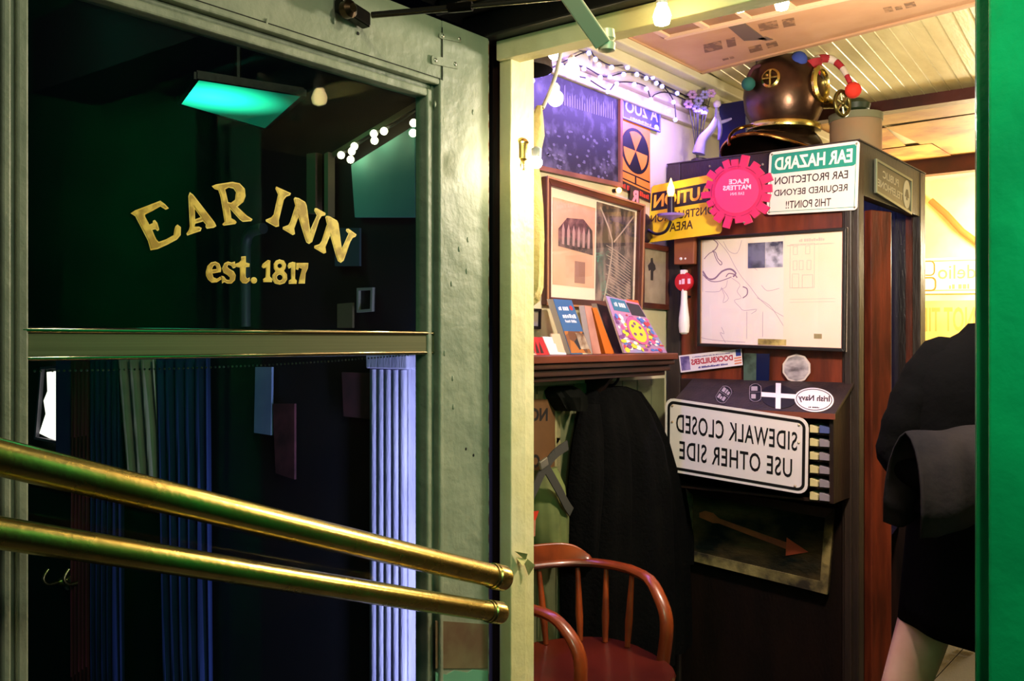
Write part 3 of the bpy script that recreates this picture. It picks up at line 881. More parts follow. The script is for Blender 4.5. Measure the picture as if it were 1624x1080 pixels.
q.slab(0.0015, u0=0.515, u1=0.93, t0=0.04, t1=0.92, off=0.006).build('print', mat('dark_street_print', '#3b3330', 0.6, col2='#9a8272', scale=14, stretch=(1, 2, 1), contrast=(0.45, 0.7)), t)
m = MB()
for i in range(16):
    q.stroke([(0.62 + 0.02 * (i % 3), 0.56 - i * 0.028), (0.74, 0.52 - i * 0.028), (0.90, 0.44 - i * 0.027)], 0.0025, 0.0078, m, 2)
q.stroke([(0.55, 0.88), (0.68, 0.62), (0.66, 0.35), (0.60, 0.06)], 0.008, 0.0078, m)
q.stroke([(0.92, 0.88), (0.80, 0.72), (0.70, 0.60)], 0.006, 0.0078, m)
m.build('print_lines', mat('pale_print_ink', '#b3a08c', 0.6), t)
q.slab(0.001, u0=0.05, u1=0.96, t0=0.03, t1=0.97, off=0.014).build('glass', PGLASS, t)

t = thing('framed_picture', 'narrow framed picture of a dark figure in the corner beside the large double picture', 'picture', WP.at(1035, 492))
q = wq([(1012, 384), (1058, 392), (1057, 492), (1011, 488)])
q.frame(0.02, 0.0, 0.018).build('frame', M_frame, t, bevel=0.002)
q.slab(0.006).build('mat_board', mat('grey_beige_print', '#a39378', 0.7, col2='#8d7d64', scale=20), t)
m = MB(); q.poly([(0.38, 0.44), (0.46, 0.44), (0.47, 0.58), (0.55, 0.62), (0.53, 0.68), (0.46, 0.72), (0.44, 0.79), (0.38, 0.78), (0.37, 0.72), (0.28, 0.66), (0.32, 0.58), (0.38, 0.60)], 0.0062, mb=m)
m.build('figure_print', mat('dark_ink', '#2c2620', 0.7), t)

t = thing('framed_card', 'small white card in a black frame beside the doorpost, above the red flyer', 'picture', WP.at(845, 522))
q = wq([(820, 488), (854, 490), (853, 522), (820, 520)])
q.frame(0.008, 0.0, 0.012).build('frame', M_black, t)
q.slab(0.006).build('card', M_white, t)

# shelf on the left wall with a stepped moulding
SHX = XW + 0.17
t = thing('wall_shelf', 'long dark red-brown wooden shelf with a moulded edge on the left wall', 'shelf', (XW, 2.6, 1.38))
ys0, ys1 = 1.54, PX(SHX).at(1076, 560).y
SZ = 1.457
# shelf height from the picture: its top stands just under eye level
MB().box((XW + 0.002, ys0, SZ - 0.022), (SHX, ys1, SZ)).build('shelf_board', mat('shelf_red', '#7a3a24', 0.4, col2='#4e2416', scale=5, stretch=(3, 0.6, 3)), t, bevel=0.003)
for k, (a, b, z0, z1) in enumerate(((0.002, -0.012, -0.04, -0.0225), (0.002, -0.03, -0.062, -0.0405), (0.002, -0.05, -0.078, -0.0625))):
    MB().box((XW + a, ys0, SZ + z0), (SHX + b, ys1, SZ + z1)).build('shelf_moulding', mat('shelf_moulding_brown', '#4a2a1a', 0.4, col2='#2e1a10', scale=5, stretch=(3, 0.6, 3)), t, bevel=0.005)
for y in (1.9, 2.6):
    MB().prism([(XW + 0.002, y, SZ - 0.079), (XW + 0.10, y, SZ - 0.079), (XW + 0.03, y, SZ - 0.16), (XW + 0.002, y, SZ - 0.20)], (0, 0.02, 0)).build('shelf_bracket', M_darkwood, t)

# leaflets and books standing on the shelf
def stander(name, px, th, cover, label, cat='book', pages=None, deco=None, lean=0.10, fwd=0.0):
    """px: TL, TR, BR, BL of the cover; the block stands on the shelf and leans to the wall"""
    plane = PX(SHX - 0.05 + fwd)
    q0 = Quad(plane, px)
    c = list(q0.c)
    low = min(c[2].z, c[3].z)
    dz = SZ + 0.001 - low
    c = [v + V((0, 0, dz)) for v in c]
    H = max((c[0].z - c[3].z), 0.02)
    for i in (0, 1): c[i] = c[i] - V((lean * (c[i].z - SZ), 0, 0))
    q0.c = c
    q0.n = V((1, 0, lean)).normalized()
    t_ = thing(name, label, cat, V(((c[2].x + c[3].x) / 2, (c[2].y + c[3].y) / 2, SZ)), None)
    bm_ = MB(); bm_.prism([v - V((0.0005, 0, 0)) for v in c], V((-th, 0, 0)))
    bm_.build('page_block', pages or mat('page_edges', '#e8dcc8', 0.8), t_)
    q0.slab(0.001).build('front_cover', cover, t_)
    if deco: deco(q0, t_)
    return t_

def deco_red(q, t):
    m = MB()
    for u in (0.2, 0.42, 0.62):
        q.poly([(u, 0.1), (u + 0.14, 0.1), (u + 0.12, 0.45), (u + 0.08, 0.72), (u + 0.03, 0.5)], 0.0012, 0.0004, m)
    m.build('cover_figures', mat('ink_dark_red', '#3a1414', 0.6), t)
def deco_blue(q, t):
    m = MB(); q.scribble(0.12, 0.66, 0.80, 0.87, 0.0012, m, 1); q.scribble(0.2, 0.9, 0.66, 0.74, 0.0012, m, 2); q.scribble(0.25, 0.85, 0.58, 0.63, 0.0012, m, 3)
    m.build('lettering', mat('cover_pale', '#cfd8ea', 0.5), t)
    q.ellipse(0.80, 0.85, 0.09, 0.045, 0.0012, n=12).build('badge', mat('badge_red', '#c22f3a', 0.5), t)
    q.slab(0.0004, u0=0.02, u1=0.98, t0=0.02, t1=0.42, off=0.0012).build('cover_photo', mat('cover_photo_street', '#b06a2a', 0.6, col2='#20202c', scale=24, kind='voronoi', contrast=(0.3, 0.6)), t)
def deco_mag(q, t):
    q.slab(0.0004, u0=0.1, u1=0.55, t0=0.76, t1=0.98, off=0.0012).build('title_panel', mat('panel_teal', '#2e6f9a', 0.5), t)
    q.scribble(0.16, 0.5, 0.84, 0.92, 0.0018).build('lettering', mat('cover_pale', '#cfd8ea', 0.5), t)
    q.slab(0.0004, u0=0.57, u1=0.98, t0=0.72, t1=0.96, off=0.0012).build('side_panel', mat('panel_dark', '#2a2438', 0.5), t)
    cols = [mat('swirl_pink', '#e25aa0', 0.5), mat('swirl_blue', '#4a72d0', 0.5), mat('swirl_yellow', '#d8cf3a', 0.5), mat('swirl_white', '#f0e6ee', 0.5), mat('swirl_purple', '#7c3f8a', 0.5), mat('swirl_red', '#c23a52', 0.5)]
    r = random.Random(11)
    parts = [MB() for _ in cols]
    for i in range(130):
        a = r.random(); b = r.uniform(0.04, 0.7)
        k = r.randrange(6)
        q.ellipse(0.05 + 0.9 * a, b, r.uniform(0.02, 0.07), r.uniform(0.015, 0.05), 0.0014 + i * 0.000016, 0.0003, 9, parts[k])
    q.ellipse(0.5, 0.42, 0.24, 0.26, 0.0038, 0.0003, 22, parts[0]); q.ellipse(0.5, 0.41, 0.19, 0.21, 0.0042, 0.0003, 22, parts[2])
    for (u, v) in ((0.42, 0.5), (0.55, 0.35), (0.5, 0.55), (0.4, 0.35), (0.6, 0.48)):
        q.ellipse(u, v, 0.035, 0.03, 0.0046, 0.0003, 10, parts[4])
    for m_, c_ in zip(parts, cols): m_.build('cover_swirl', c_, t, kind='stuff')

M_wht = mat('flyer_white', '#efe3ea', 0.6, col2='#e0cddd', scale=14)
stander('flyer', [(862, 529), (888, 531), (898, 558), (872, 558)], 0.004, M_wht, 'white flyer standing on the shelf right of the red one', 'flyer')
stander('flyer', [(836, 529), (862, 530), (871, 558), (836, 558)], 0.004, mat('flyer_red', '#b81f2a', 0.5, col2='#e8c8b8', scale=9, contrast=(0.55, 0.65)), 'red and white flyer with dark figures beside the doorpost', 'flyer', deco=deco_red)
stander('flyer', [(876, 524), (890, 524), (897, 557), (884, 557)], 0.003, mat('flyer_cream', '#d9b79a', 0.6), 'small cream flyer tucked against the blue guidebook', 'flyer')
stander('guidebook', [(887, 469), (916, 471), (938, 557), (905, 557)], 0.022, mat('book_blue', '#2f5f96', 0.45), 'tall blue guidebook with a street photo cover leaning on the shelf', 'book', deco=deco_blue, lean=0.14)
stander('booklet', [(915, 522), (928, 524), (938, 556), (924, 556)], 0.004, mat('booklet_brown', '#6e4a34', 0.5, col2='#d8cbb4', scale=20), 'low brown picture booklet between the blue guidebook and the pink book', 'book')
stander('paperback', [(933, 480), (943, 482), (953, 557), (940, 557)], 0.02, mat('book_rose', '#c79184', 0.5, col2='#8c4a3c', scale=5), 'slim rose coloured paperback next to the orange spined one', 'book')
stander('paperback', [(945, 484), (952, 484), (974, 557), (960, 557)], 0.02, mat('book_orange', '#c8681e', 0.45), 'bright orange spined paperback leaning in the middle of the shelf', 'book', pages=mat('book_orange', '#c8681e', 0.45))
stander('paperback', [(953, 478), (972, 484), (992, 557), (973, 557)], 0.02, mat('book_dark', '#2b1f28', 0.5, col2='#6e4a44', scale=18, contrast=(0.5, 0.7)), 'dark paperback between the orange one and the colourful magazine', 'book', fwd=-0.02)
stander('notebook', [(1008, 472), (1026, 474), (1040, 557), (1020, 557)], 0.008, mat('book_orange_bright', '#d65a1a', 0.45), 'orange notebook peeping out behind the colourful magazine', 'book', lean=0.2, fwd=-0.02)
stander('magazine', [(970, 466), (1020, 478), (1058, 557), (990, 557)], 0.006, mat('magazine_cover', '#c77aa8', 0.45, col2='#8f8fd0', scale=8), 'large colourful magazine with pink and yellow swirls at the shelf end', 'magazine', deco=deco_mag, lean=0.12, fwd=0.035)

# candle sconce on the wall
sc0 = WP.at(1021, 363)
t = thing('candle_sconce', 'dark wall sconce with a glowing candle bulb between the double picture and the yellow sign', 'lamp', sc0)
M_iron = mat('dark_iron', '#2a2430', 0.35, 0.6)
MB().lathe(sc0, (1, 0, 0), [(0.055, 0.0), (0.055, 0.006), (0.045, 0.014), (0.02, 0.02)], 28).build('wall_plate', M_iron, t, smooth=True)
D1 = sc0.copy() + V((0.11, 0.0, 0.0))
cb = D1 + V((0.0, 0.0, 0.03))
MB().tube(smooth_pts([sc0 + V((0.01, 0, 0)), sc0 + V((0.05, 0, -0.022)), sc0 + V((0.09, 0, -0.014)), D1 + V((0, 0, 0.02))], 5), 0.0055, 10).build('arm', M_iron, t, smooth=True)
MB().lathe(cb, (0, 0, 1), [(0.008, -0.008), (0.02, 0.0), (0.045, 0.006), (0.050, 0.014), (0.046, 0.014), (0.02, 0.009), (0.012, 0.012)], 28).build('drip_pan', mat('violet_glass', '#9a7ad0', 0.25), t, smooth=True)
MB().lathe(cb, (0, 0, 1), [(0.013, 0.01), (0.013, 0.075), (0.008, 0.078)], 18).build('candle_tube', M_iron, t, smooth=True)
MB().lathe(cb, (0, 0, 1), [(0.008, 0.078), (0.013, 0.092), (0.0125, 0.108), (0.006, 0.126), (0.001, 0.142)], 16).build('candle_bulb', mat('candle_glow', '#ffd27a', 0.4, emit='#ffb347', es=14), t, smooth=True)
t2 = WP.at(980, 302, 0.02)
tt = thing('pilot_bulb', 'tiny orange glowing bulb at the top of the double picture frame', 'lamp', t2)
MB().ball(t2 + V((0.004, 0, 0)), 0.010, 10).build('bulb', mat('candle_glow', '#ffd27a', 0.4, emit='#ffb347', es=14), tt, smooth=True)
MB().lathe(t2 + V((-0.02, 0, 0)), (1, 0, 0), [(0.007, 0.0), (0.007, 0.016)], 10).build('socket', M_iron, tt)

# blue fairy lights looping under the crown moulding
LED = [(844, 128), (858, 118), (870, 114), (880, 88), (926, 109), (932, 127), (934, 84), (944, 94), (970, 107), (989, 118), (995, 107), (952, 123), (967, 122), (1025, 124), (1035, 123), (1041, 132), (1006, 134), (1025, 141), (1074, 148), (1032, 158), (1068, 162), (1071, 190), (964, 145), (995, 147), (950, 103), (905, 96), (1010, 118), (915, 122), (1050, 137), (1060, 176), (978, 133), (890, 104)]
LP = PX(XW + 0.075)
t = thing('fairy_lights', 'strings of glowing blue-violet fairy lights draped under the crown moulding', 'string lights', LP.at(960, 120))
w = MB()
for path in ([(838, 118), (870, 112), (900, 98), (934, 84), (944, 94), (970, 107), (995, 107), (1025, 124), (1041, 132), (1074, 148), (1100, 160), (1125, 172)],
             [(838, 132), (858, 120), (890, 106), (926, 109), (952, 123), (967, 124), (989, 118), (1010, 118), (1035, 123), (1050, 137), (1068, 162), (1072, 190)],
             [(905, 98), (915, 122), (932, 128), (964, 146), (978, 134), (1006, 134), (1025, 141), (1032, 158), (1040, 152), (1062, 150), (1110, 172)]):
    w.tube(smooth_pts([LP.at(*p) + V((0.0, 0, 0.006)) for p in path], 4), 0.0022, 6)
w.build('wire', M_black, t, smooth=True)
bm0 = None
for i, p in enumerate(LED):
    c = LP.at(*p, 0.006)
    if bm0 is None:
        b = MB().ball((0, 0, 0), 0.0085, 8).build('led_bulb', M_bulbblue, t, smooth=True)
        for vtx in b.data.vertices: vtx.co += V(t.location)
        b.location = c - V(t.location); bm0 = b.data
    else: inst('led_bulb', bm0, c, t)
# white-hot warm bulbs by the doorway with a cord
t = thing('doorway_bulbs', 'white glowing bulbs on a pale cord hanging just inside the left doorpost', 'string lights', at_depth(880, 160, 2.15))
cord = [at_depth(*p) for p in ((893, 66, 1.95), (888, 90, 2.0), (883, 112, 2.05), (876, 135, 2.05), (868, 155, 2.0), (860, 172, 1.98))]
MB().tube(smooth_pts(cord, 4), 0.0045, 8).build('cord', mat('white_cord', '#e8e2d0', 0.6), t, smooth=True)
M_hot = mat('white_hot_glow', '#ffffff', 0.4, emit='#fff2e6', es=35)
M_hot2 = mat('bare_bulb_glow', '#ffffff', 0.4, emit='#ffecc8', es=300)
for px, py, d, r in ((907, 110, 2.25, 0.018), (881, 156, 2.12, 0.018), (880, 84, 2.1, 0.016)):
    MB().ball(at_depth(px, py, d), r, 14).build('bulb', M_hot, t, smooth=True)
    MB().lathe(at_depth(px, py, d) + V((0, 0, r * 0.8)), (0, 0, 1), [(0.009, 0), (0.010, 0.012), (0.004, 0.02)], 12).build('socket', M_white, t)
# black lampshade edge in the top left corner of the doorway
t = thing('black_lampshade', 'dark round lampshade in the top left corner of the doorway', 'lamp', at_depth(835, 90, 2.3))
MB().lathe(at_depth(828, 76, 2.3), (0, 0, 1), [(0.075, -0.055), (0.070, -0.02), (0.05, 0.02), (0.02, 0.035), (0.002, 0.037)], 28, caps=False).build('shade', M_black, t, smooth=True)
MB().tube([at_depth(828, 76, 2.3) + V((0, 0, 0.03)), at_depth(828, 76, 2.3) + V((0, 0, 0.28))], 0.005, 8).build('stem', M_black, t)

# furled flag on a brass bracket just behind the doorpost
fx = at_depth(838, 300, 1.93)
t = thing('furled_flag', 'cream furled flag hanging from a brass bracket behind the left doorpost, frayed below', 'flag', fx)
prof = [(855, 168, .006), (852, 185, .012), (849, 215, .018), (845, 245, .015), (843, 262, .014), (842, 285, .021), (840, 330, .028), (839, 380, .032), (838, 420, .031), (838, 455, .028), (838, 475, .02), (839, 484, .006)]
mb = MB(); rings = []
n = 28
for k_, (px, py, r) in enumerate([(a, b, c) for a, b, c in prof]):
    c = at_depth(px, py, 1.95)
    fr_ = 0.06 + 0.10 * max(0, (k_ - 5) / 6)
    ring = []
    for j in range(n + 1):
        a = 2 * PI * j / n
        rr = r * (1 + fr_ * math.sin(5 * a + k_ * 0.7) + fr_ * 0.5 * math.sin(11 * a))
        ring.append(c + RIGHT * (rr * math.cos(a)) + FWD * (rr * math.sin(a)) + V((0, 0, 0.004 * math.sin(3 * a + k_) * (k_ > 6))))
    rings.append(ring)
mb.grid(rings).build('rolled_cloth', mat('cream_cloth', '#e8cf8e', 0.8, col2='#d9b96a', scale=14, bump=0.6, bscale=60), t, smooth=True)
c = at_depth(826, 236, 1.83)
bk = MB().lathe(c - V((0, 0, 0.02)), (0, 0, 1), [(0.008, -0.022), (0.010, -0.012), (0.008, -0.004), (0.013, 0.0), (0.013, 0.028), (0.016, 0.032), (0.012, 0.038), (0.003, 0.042)], 20)
bk.tube([c, at_depth(849, 243, 1.93)], 0.005, 8)
bk.build('brass_bracket', M_brass, t, smooth=True)
c = at_depth(851, 258, 1.775)
tb = thing('bare_bulb', 'glaring bare white bulb beside the furled flag at the doorpost', 'lamp', c)
MB().ball(c, 0.011, 14).build('bulb', M_hot2, tb, smooth=True)
MB().lathe(c + V((0, 0, 0.010)), (0, 0, 1), [(0.009, 0), (0.010, 0.016), (0.004, 0.02)], 12).build('socket', M_white, tb)

# notices and bags below the shelf
t = thing('no_notice', 'brown notice board with dark reversed letters NO below the shelf', 'sign', WP.at(850, 750))
q = wq([(800, 624), (886, 626), (886, 762), (800, 770)])
q.slab(0.008).build('backing_board', mat('cream_backing', '#a39a6c', 0.7), t)
q2 = wq([(800, 632), (879, 633), (878, 748), (800, 756)], 0.008)
q2.slab(0.004).build('board', mat('notice_brown', '#6e4a26', 0.6, col2='#54381c', scale=6), t)
m = MB(); q2.text('NO', 0.46, 0.84, 0.70, 0.88, 0.0045, bold=0.04, mb=m); q2.text('O', 0.5, 0.68, 0.08, 0.26, 0.0045, bold=0.04, mb=m)
m.build('lettering', mat('notice_black', '#15100c', 0.6), t)
M_strap = mat('grey_strap', '#3a3a36', 0.6)
t = thing('green_bag', 'olive green shoulder bag hanging under the shelf beside the black coat', 'bag', WP.at(870, 870, 0.06))
def puff(px_rows, plane_off, m, name, parent, depth, folds=4, amp=0.12, seed=0, n=36):
    """cloth hanging against the left wall: rows of (px left, px right, py)"""
    rows = []
    for k_, (xl, xr, py) in enumerate(px_rows):
        pl = WP.at(xl, py); pr = WP.at(xr, py)
        z = (pl.z + pr.z) / 2
        cy = (pl.y + pr.y) / 2; hw = abs(pr.y - pl.y) / 2
        tt_ = k_ / (len(px_rows) - 1)
        dpt = depth * (0.35 + 0.65 * min(1, tt_ * 2.5))
        row = []
        for j in range(n + 1):
            a = PI * j / n
            f = 1 + amp * math.sin(folds * 2 * a + seed + tt_ * 1.5) + amp * 0.5 * math.sin(folds * 4.7 * a + seed * 2)
            row.append(V((XW + plane_off + dpt * math.sin(a) * f + 0.002, cy - hw * math.cos(a), z)))
        rows.append(row)
    mb = MB().grid(rows)
    nr = len(rows)
    mb.f.append(tuple(range(n + 1))); mb.f.append(tuple((nr - 1) * (n + 1) + j for j in range(n, -1, -1)))
    return mb.build(name, m, parent, smooth=True)
puff([(838, 872, 742), (834, 876, 770), (832, 877, 820), (834, 876, 862), (840, 872, 880)], 0.02, mat('olive_canvas', '#6f7a42', 0.8, col2='#4f5a30', scale=9), 'bag_body', t, 0.07, 3, 0.06, 1)
for pth in ([(900, 706), (880, 720), (862, 745), (848, 775), (836, 800)], [(868, 745), (885, 775), (898, 800), (906, 812)]):
    pts = smooth_pts([WP.at(*p, 0.10) for p in pth], 5)
    m = MB()
    for i in range(len(pts) - 1): m.bar(pts[i], pts[i + 1], 0.03, 0.004, (0, 0.6, 0.8))
    m.build('strap', M_strap, t)
MB().obox(WP.at(862, 735, 0.105), (0.004, 0, 0), (0, 0.018, 0.006), (0, -0.004, 0.012)).build('buckle', M_steel, t, bevel=0.002)
t = thing('red_tag', 'small red and pale tag hanging by the doorpost on the green bag', 'tag', WP.at(845, 850, 0.1))
wq([(838, 812), (853, 810), (848, 824), (838, 826)], 0.105).slab(0.004).build('tag_top', mat('tag_red', '#c2331c', 0.5), t)
wq([(838, 826), (848, 824), (847, 850), (838, 852)], 0.105).slab(0.004).build('tag_body', mat('tag_rose', '#b06a52', 0.6, col2='#3a1a14', scale=30, contrast=(0.6, 0.66)), t)

t = thing('coat', 'long black coat hanging from a hook under the wall shelf', 'coat', WP.at(970, 1010, 0.1))
M_coat = mat('black_wool', '#050506', 0.95, spec=0.08, col2='#090909', scale=12, bump=0.5, bscale=80)
puff([(930, 972, 613), (918, 988, 622), (905, 1003, 655), (896, 1015, 700), (890, 1032, 760), (882, 1045, 830), (880, 1052, 900), (880, 1056, 980), (884, 1056, 1040)], 0.02, M_coat, 'coat_body', t, 0.17, 4, 0.12, 0.4, 60)
puff([(900, 930, 640), (888, 925, 690), (880, 918, 760), (876, 912, 840), (878, 906, 880)], 0.05, M_coat, 'sleeve', t, 0.08, 2, 0.1, 2)
puff([(975, 1004, 650), (990, 1026, 700), (1010, 1044, 770), (1020, 1058, 850), (1024, 1056, 890)], 0.05, M_coat, 'sleeve', t, 0.09, 2, 0.1, 3)
hkp = WP.at(950, 606, 0.009)
MB().tube(smooth_pts([hkp, hkp + V((0.05, 0, -0.01)), hkp + V((0.075, 0, 0.012)), hkp + V((0.07, 0, 0.035))], 4), 0.005, 8).build('hook', M_iron, t, smooth=True)

t = thing('scarf', 'dark grey-green scarf bunched under the shelf left of the black coat', 'scarf', WP.at(880, 640, 0.05))
puff([(866, 900, 612), (860, 905, 618), (862, 902, 628), (868, 900, 640), (875, 892, 650)], 0.005, mat('dark_scarf', '#14140f', 0.9, spec=0.1, col2='#0c0d0a', scale=20), 'scarf_cloth', t, 0.08, 5, 0.2, 1)
t = thing('blue_poster', 'dark blue poster with a pale arc behind the black coat in the corner', 'poster', WP.at(1008, 705))
q = wq([(984, 620), (1034, 624), (1030, 700), (986, 700)])
q.slab(0.003).build('sheet', mat('poster_blue', '#141a34', 0.6, col2='#1e2850', scale=5), t)
m = MB(); q.scribble(0.06, 0.92, 0.86, 0.94, 0.0034, m, 4); q.scribble(0.06, 0.96, 0.70, 0.78, 0.0034, m, 5)
m.build('lettering', mat('poster_grey', '#8e8a80', 0.6), t)
m = MB(); q.stroke([(0.3, 0.6), (0.55, 0.62), (0.78, 0.45), (0.84, 0.1)], 0.012, 0.0034, m); m.build('arc', mat('poster_pale', '#8a90a8', 0.6), t)
q.poly([(0.36, 0.5), (0.55, 0.42), (0.62, 0.25), (0.5, 0.3)], 0.0034).build('orange_mark', mat('poster_orange', '#c4481c', 0.6), t)

# ================================================================= telephone booth
BX0, BX1, BY0, BY1, BZ = -1.722, -1.014, 3.143, 3.95, 2.157
FP = PY(BY0); SX = PX(BX1)
def fq(px, off=0.0): return Quad(FP, px, off)
booth = thing('telephone_booth', 'tall dark wooden telephone booth covered with signs and a framed map', 'telephone booth', ((BX0 + BX1) / 2, (BY0 + BY1) / 2, 0.004))
MB().box((BX0 + 0.05, BY0 + 0.012, 0.01), (BX1 - 0.05, BY0 + 0.035, 1.298)).build('front_panel', mat('darkened_panel', '#1d110c', 0.6, col2='#120b08', scale=3, spec=0.15, stretch=(4, 4, 1), bump=0.2), booth)  # lower half darkened in its colour, in place of light falloff
MB().box((BX0 + 0.05, BY0 + 0.012, 1.3005), (BX1 - 0.05, BY0 + 0.035, BZ - 0.09)).build('front_panel', M_redwood, booth)
MB().box((BX1 - 0.055, BY0, 0.01), (BX1, BY0 + 0.055, BZ)).build('corner_post', M_booth, booth, bevel=0.004)
MB().box((BX1 - 0.045, BY0 - 0.012, 0.01), (BX1 - 0.02, BY0 - 0.0005, BZ - 0.03)).build('post_bead', M_booth, booth, bevel=0.004)
MB().box((BX0, BY0, 0.01), (BX0 + 0.055, BY0 + 0.055, BZ)).build('corner_post', M_booth, booth, bevel=0.004)
MB().box((BX1 - 0.055, BY1 - 0.075, 0.01), (BX1, BY1, BZ)).build('corner_post', M_booth, booth, bevel=0.004)
MB().box((BX0, BY1 - 0.055, 0.01), (BX0 + 0.055, BY1, BZ)).build('corner_post', M_booth, booth, bevel=0.004)
MB().box((BX0 + 0.055, BY0 + 0.002, BZ - 0.12), (BX1 - 0.055, BY0 + 0.05, BZ)).build('front_rail', M_darkwood, booth, bevel=0.003)
MB().box((BX0 + 0.055, BY0 + 0.002, 1.30), (BX1 - 0.055, BY0 + 0.011, 1.36)).build('front_rail', M_darkwood, booth, bevel=0.003)
MB().box((BX0, BY0, BZ), (BX1 + 0.003, BY1, BZ + 0.004)).build('roof', M_booth, booth)
hz = SX.at(1376, 312).z
MB().box((BX1 - 0.04, BY0 + 0.055, hz), (BX1 - 0.002, BY1 - 0.075, BZ)).build('side_header', M_boothgrey, booth, bevel=0.002)
MB().box((BX0 + 0.055, BY1 - 0.03, 0.01), (BX1 - 0.055, BY1, BZ)).build('back_panel', M_darkwood, booth)
MB().box((BX0, BY0 + 0.055, 0.01), (BX0 + 0.02, BY1 - 0.055, BZ)).build('wall_panel', mat('booth_inner', '#2a2440', 0.35, col2='#1b1830', scale=3), booth)
MB().box((BX1 - 0.05, BY1 - 0.090, 0.1), (BX1 - 0.028, BY1 - 0.076, hz)).build('door_stop', M_redwood, booth)
# folding door leaf standing half open inside
a = at_depth(1376, 540, 3.30); b = at_depth(1408, 540, 3.36)
for zz in ((0.03, 1.955),):
    dvec = V((b.x - a.x, b.y - a.y, 0)); nrm = V((-dvec.y, dvec.x, 0)).normalized()
    MB().obox((a.x / 2 + b.x / 2, a.y / 2 + b.y / 2, (zz[0] + zz[1]) / 2), dvec / 2, nrm * 0.016, (0, 0, (zz[1] - zz[0]) / 2)).build('folding_door', M_redwood, booth, bevel=0.004)
a = at_depth(1409, 540, 3.50); b = at_depth(1424, 540, 3.74)
dvec = V((b.x - a.x, b.y - a.y, 0)); nrm = V((-dvec.y, dvec.x, 0)).normalized()
MB().obox((a.x / 2 + b.x / 2, a.y / 2 + b.y / 2, 1.35), dvec / 2, nrm * 0.004, (0, 0, 0.58)).build('door_glass', mat('dim_violet_glass', '#3a3a78', 0.12, col2='#262850', scale=4, stretch=(1, 1, 0.3)), booth)
MB().box((BX0 + 0.03, 3.5, 1.15), (BX0 + 0.12, 3.74, 1.55)).build('telephone_box', mat('telephone_black', '#121216', 0.3), booth, bevel=0.01)
light('POINT', 'booth_fill', (-1.4, 3.5, 2.05), 1.6, (0.28, 0.3, 1.0), 0.03)  # violet fill added inside the booth, no fitting built

t = thing('telephone_sign', 'grey PUBLIC TELEPHONE sign with a white bell emblem on the booth side', 'sign', SX.at(1415, 345))
q = Quad(SX, [(1386, 252), (1443, 285), (1442, 341), (1386, 306)], 0.001)
q.slab(0.006).build('panel', mat('sign_grey_green', '#55584a', 0.4, col2='#484b3e', scale=8), t)
q.frame(0.008, 0.006, 0.004).build('rim', mat('rim_pale_green', '#7f8a70', 0.35), t)
m = MB(); q.text('PUBLIC', 0.18, 0.62, 0.56, 0.78, 0.0064, bold=0.02, mb=m); q.text('TELEPHONE', 0.05, 0.74, 0.24, 0.46, 0.0064, bold=0.02, mb=m)
m.build('lettering', mat('sign_letter_grey', '#b8b8a4', 0.5), t)
q.ellipse(0.86, 0.5, 0.105, 0.40, 0.0064).build('emblem', mat('emblem_white', '#cfd0bc', 0.5), t)
m = MB(); q.poly([(0.80, 0.42), (0.92, 0.42), (0.90, 0.55), (0.88, 0.64), (0.84, 0.64), (0.82, 0.55)], 0.0072, mb=m); q.ellipse(0.86, 0.38, 0.02, 0.05, 0.0072, n=8, mb=m)
m.build('bell', mat('bell_grey', '#4d5044', 0.5), t)

# EAR HAZARD sign
t = thing('hazard_sign', 'white and teal EAR HAZARD sign at the top of the booth front', 'sign', FP.at(1290, 341))
q = fq([(1221, 242), (1364, 223), (1360, 333), (1216, 341)], 0.016)
q.slab(0.003, 0.012).build('panel', M_white, t)
M_teal = mat('sign_teal', '#1d8a7c', 0.4)
q.slab(0.0006, 0.012, u0=0.03, u1=0.97, t0=0.645, t1=0.955, off=0.003).build('header_band', M_teal, t)
q.frame(0.0018, 0.003, 0.0006, u0=0.03, u1=0.97, t0=0.04, t1=0.955).build('border_line', M_teal, t)
q.text('EAR HAZARD', 0.07, 0.93, 0.70, 0.90, 0.0040, bold=0.03).build('heading', mat('heading_white', '#f2ece8', 0.4), t)
m = MB()
q.text('EAR PROTECTION', 0.08, 0.89, 0.47, 0.59, 0.0036, bold=0.012, mb=m); q.text('REQUIRED BEYOND', 0.08, 0.89, 0.27, 0.39, 0.0036, bold=0.012, mb=m); q.text('THIS POINT!!', 0.22, 0.72, 0.08, 0.20, 0.0036, bold=0.012, mb=m)
m.build('lettering', mat('sign_plum_black', '#241620', 0.5), t)
m = MB()
for u, v in ((0.03, 0.96), (0.97, 0.96), (0.03, 0.04), (0.97, 0.04)): m.ball(q.p(u, v, 0.003), 0.004, 8)
m.build('screw_heads', M_steel, t)

# yellow caution sign in the corner
CP = PY(3.03)
t = thing('caution_sign', 'yellow and black construction caution sign in the corner behind the pink award', 'sign', CP.at(1090, 384))
q = Quad(CP, [(1034, 295), (1147, 273), (1145, 370), (1028, 385)])
M_yel = mat('sign_yellow', '#f0c61e', 0.4, col2='#e2b216', scale=7)
q.slab(0.003, 0.012).build('panel', M_yel, t)
q.poly([(0.02, 0.55), (0.99, 0.55), (0.99, 0.87), (0.02, 0.87)], 0.003).build('header_band', M_blacksign, t)
q.text('CAUTION', 0.05, 0.99, 0.60, 0.83, 0.0038, bold=0.035).build('heading', mat('heading_yellow', '#f0b030', 0.4), t)
m = MB(); q.text('CONSTRUCTION', -0.02 + 0.04, 0.99, 0.34, 0.48, 0.0036, bold=0.015, mb=m); q.text('AREA', 0.30, 0.62, 0.14, 0.29, 0.0036, bold=0.015, mb=m)
m.build('lettering', mat('sign_brown_black', '#3a1c12', 0.5), t)

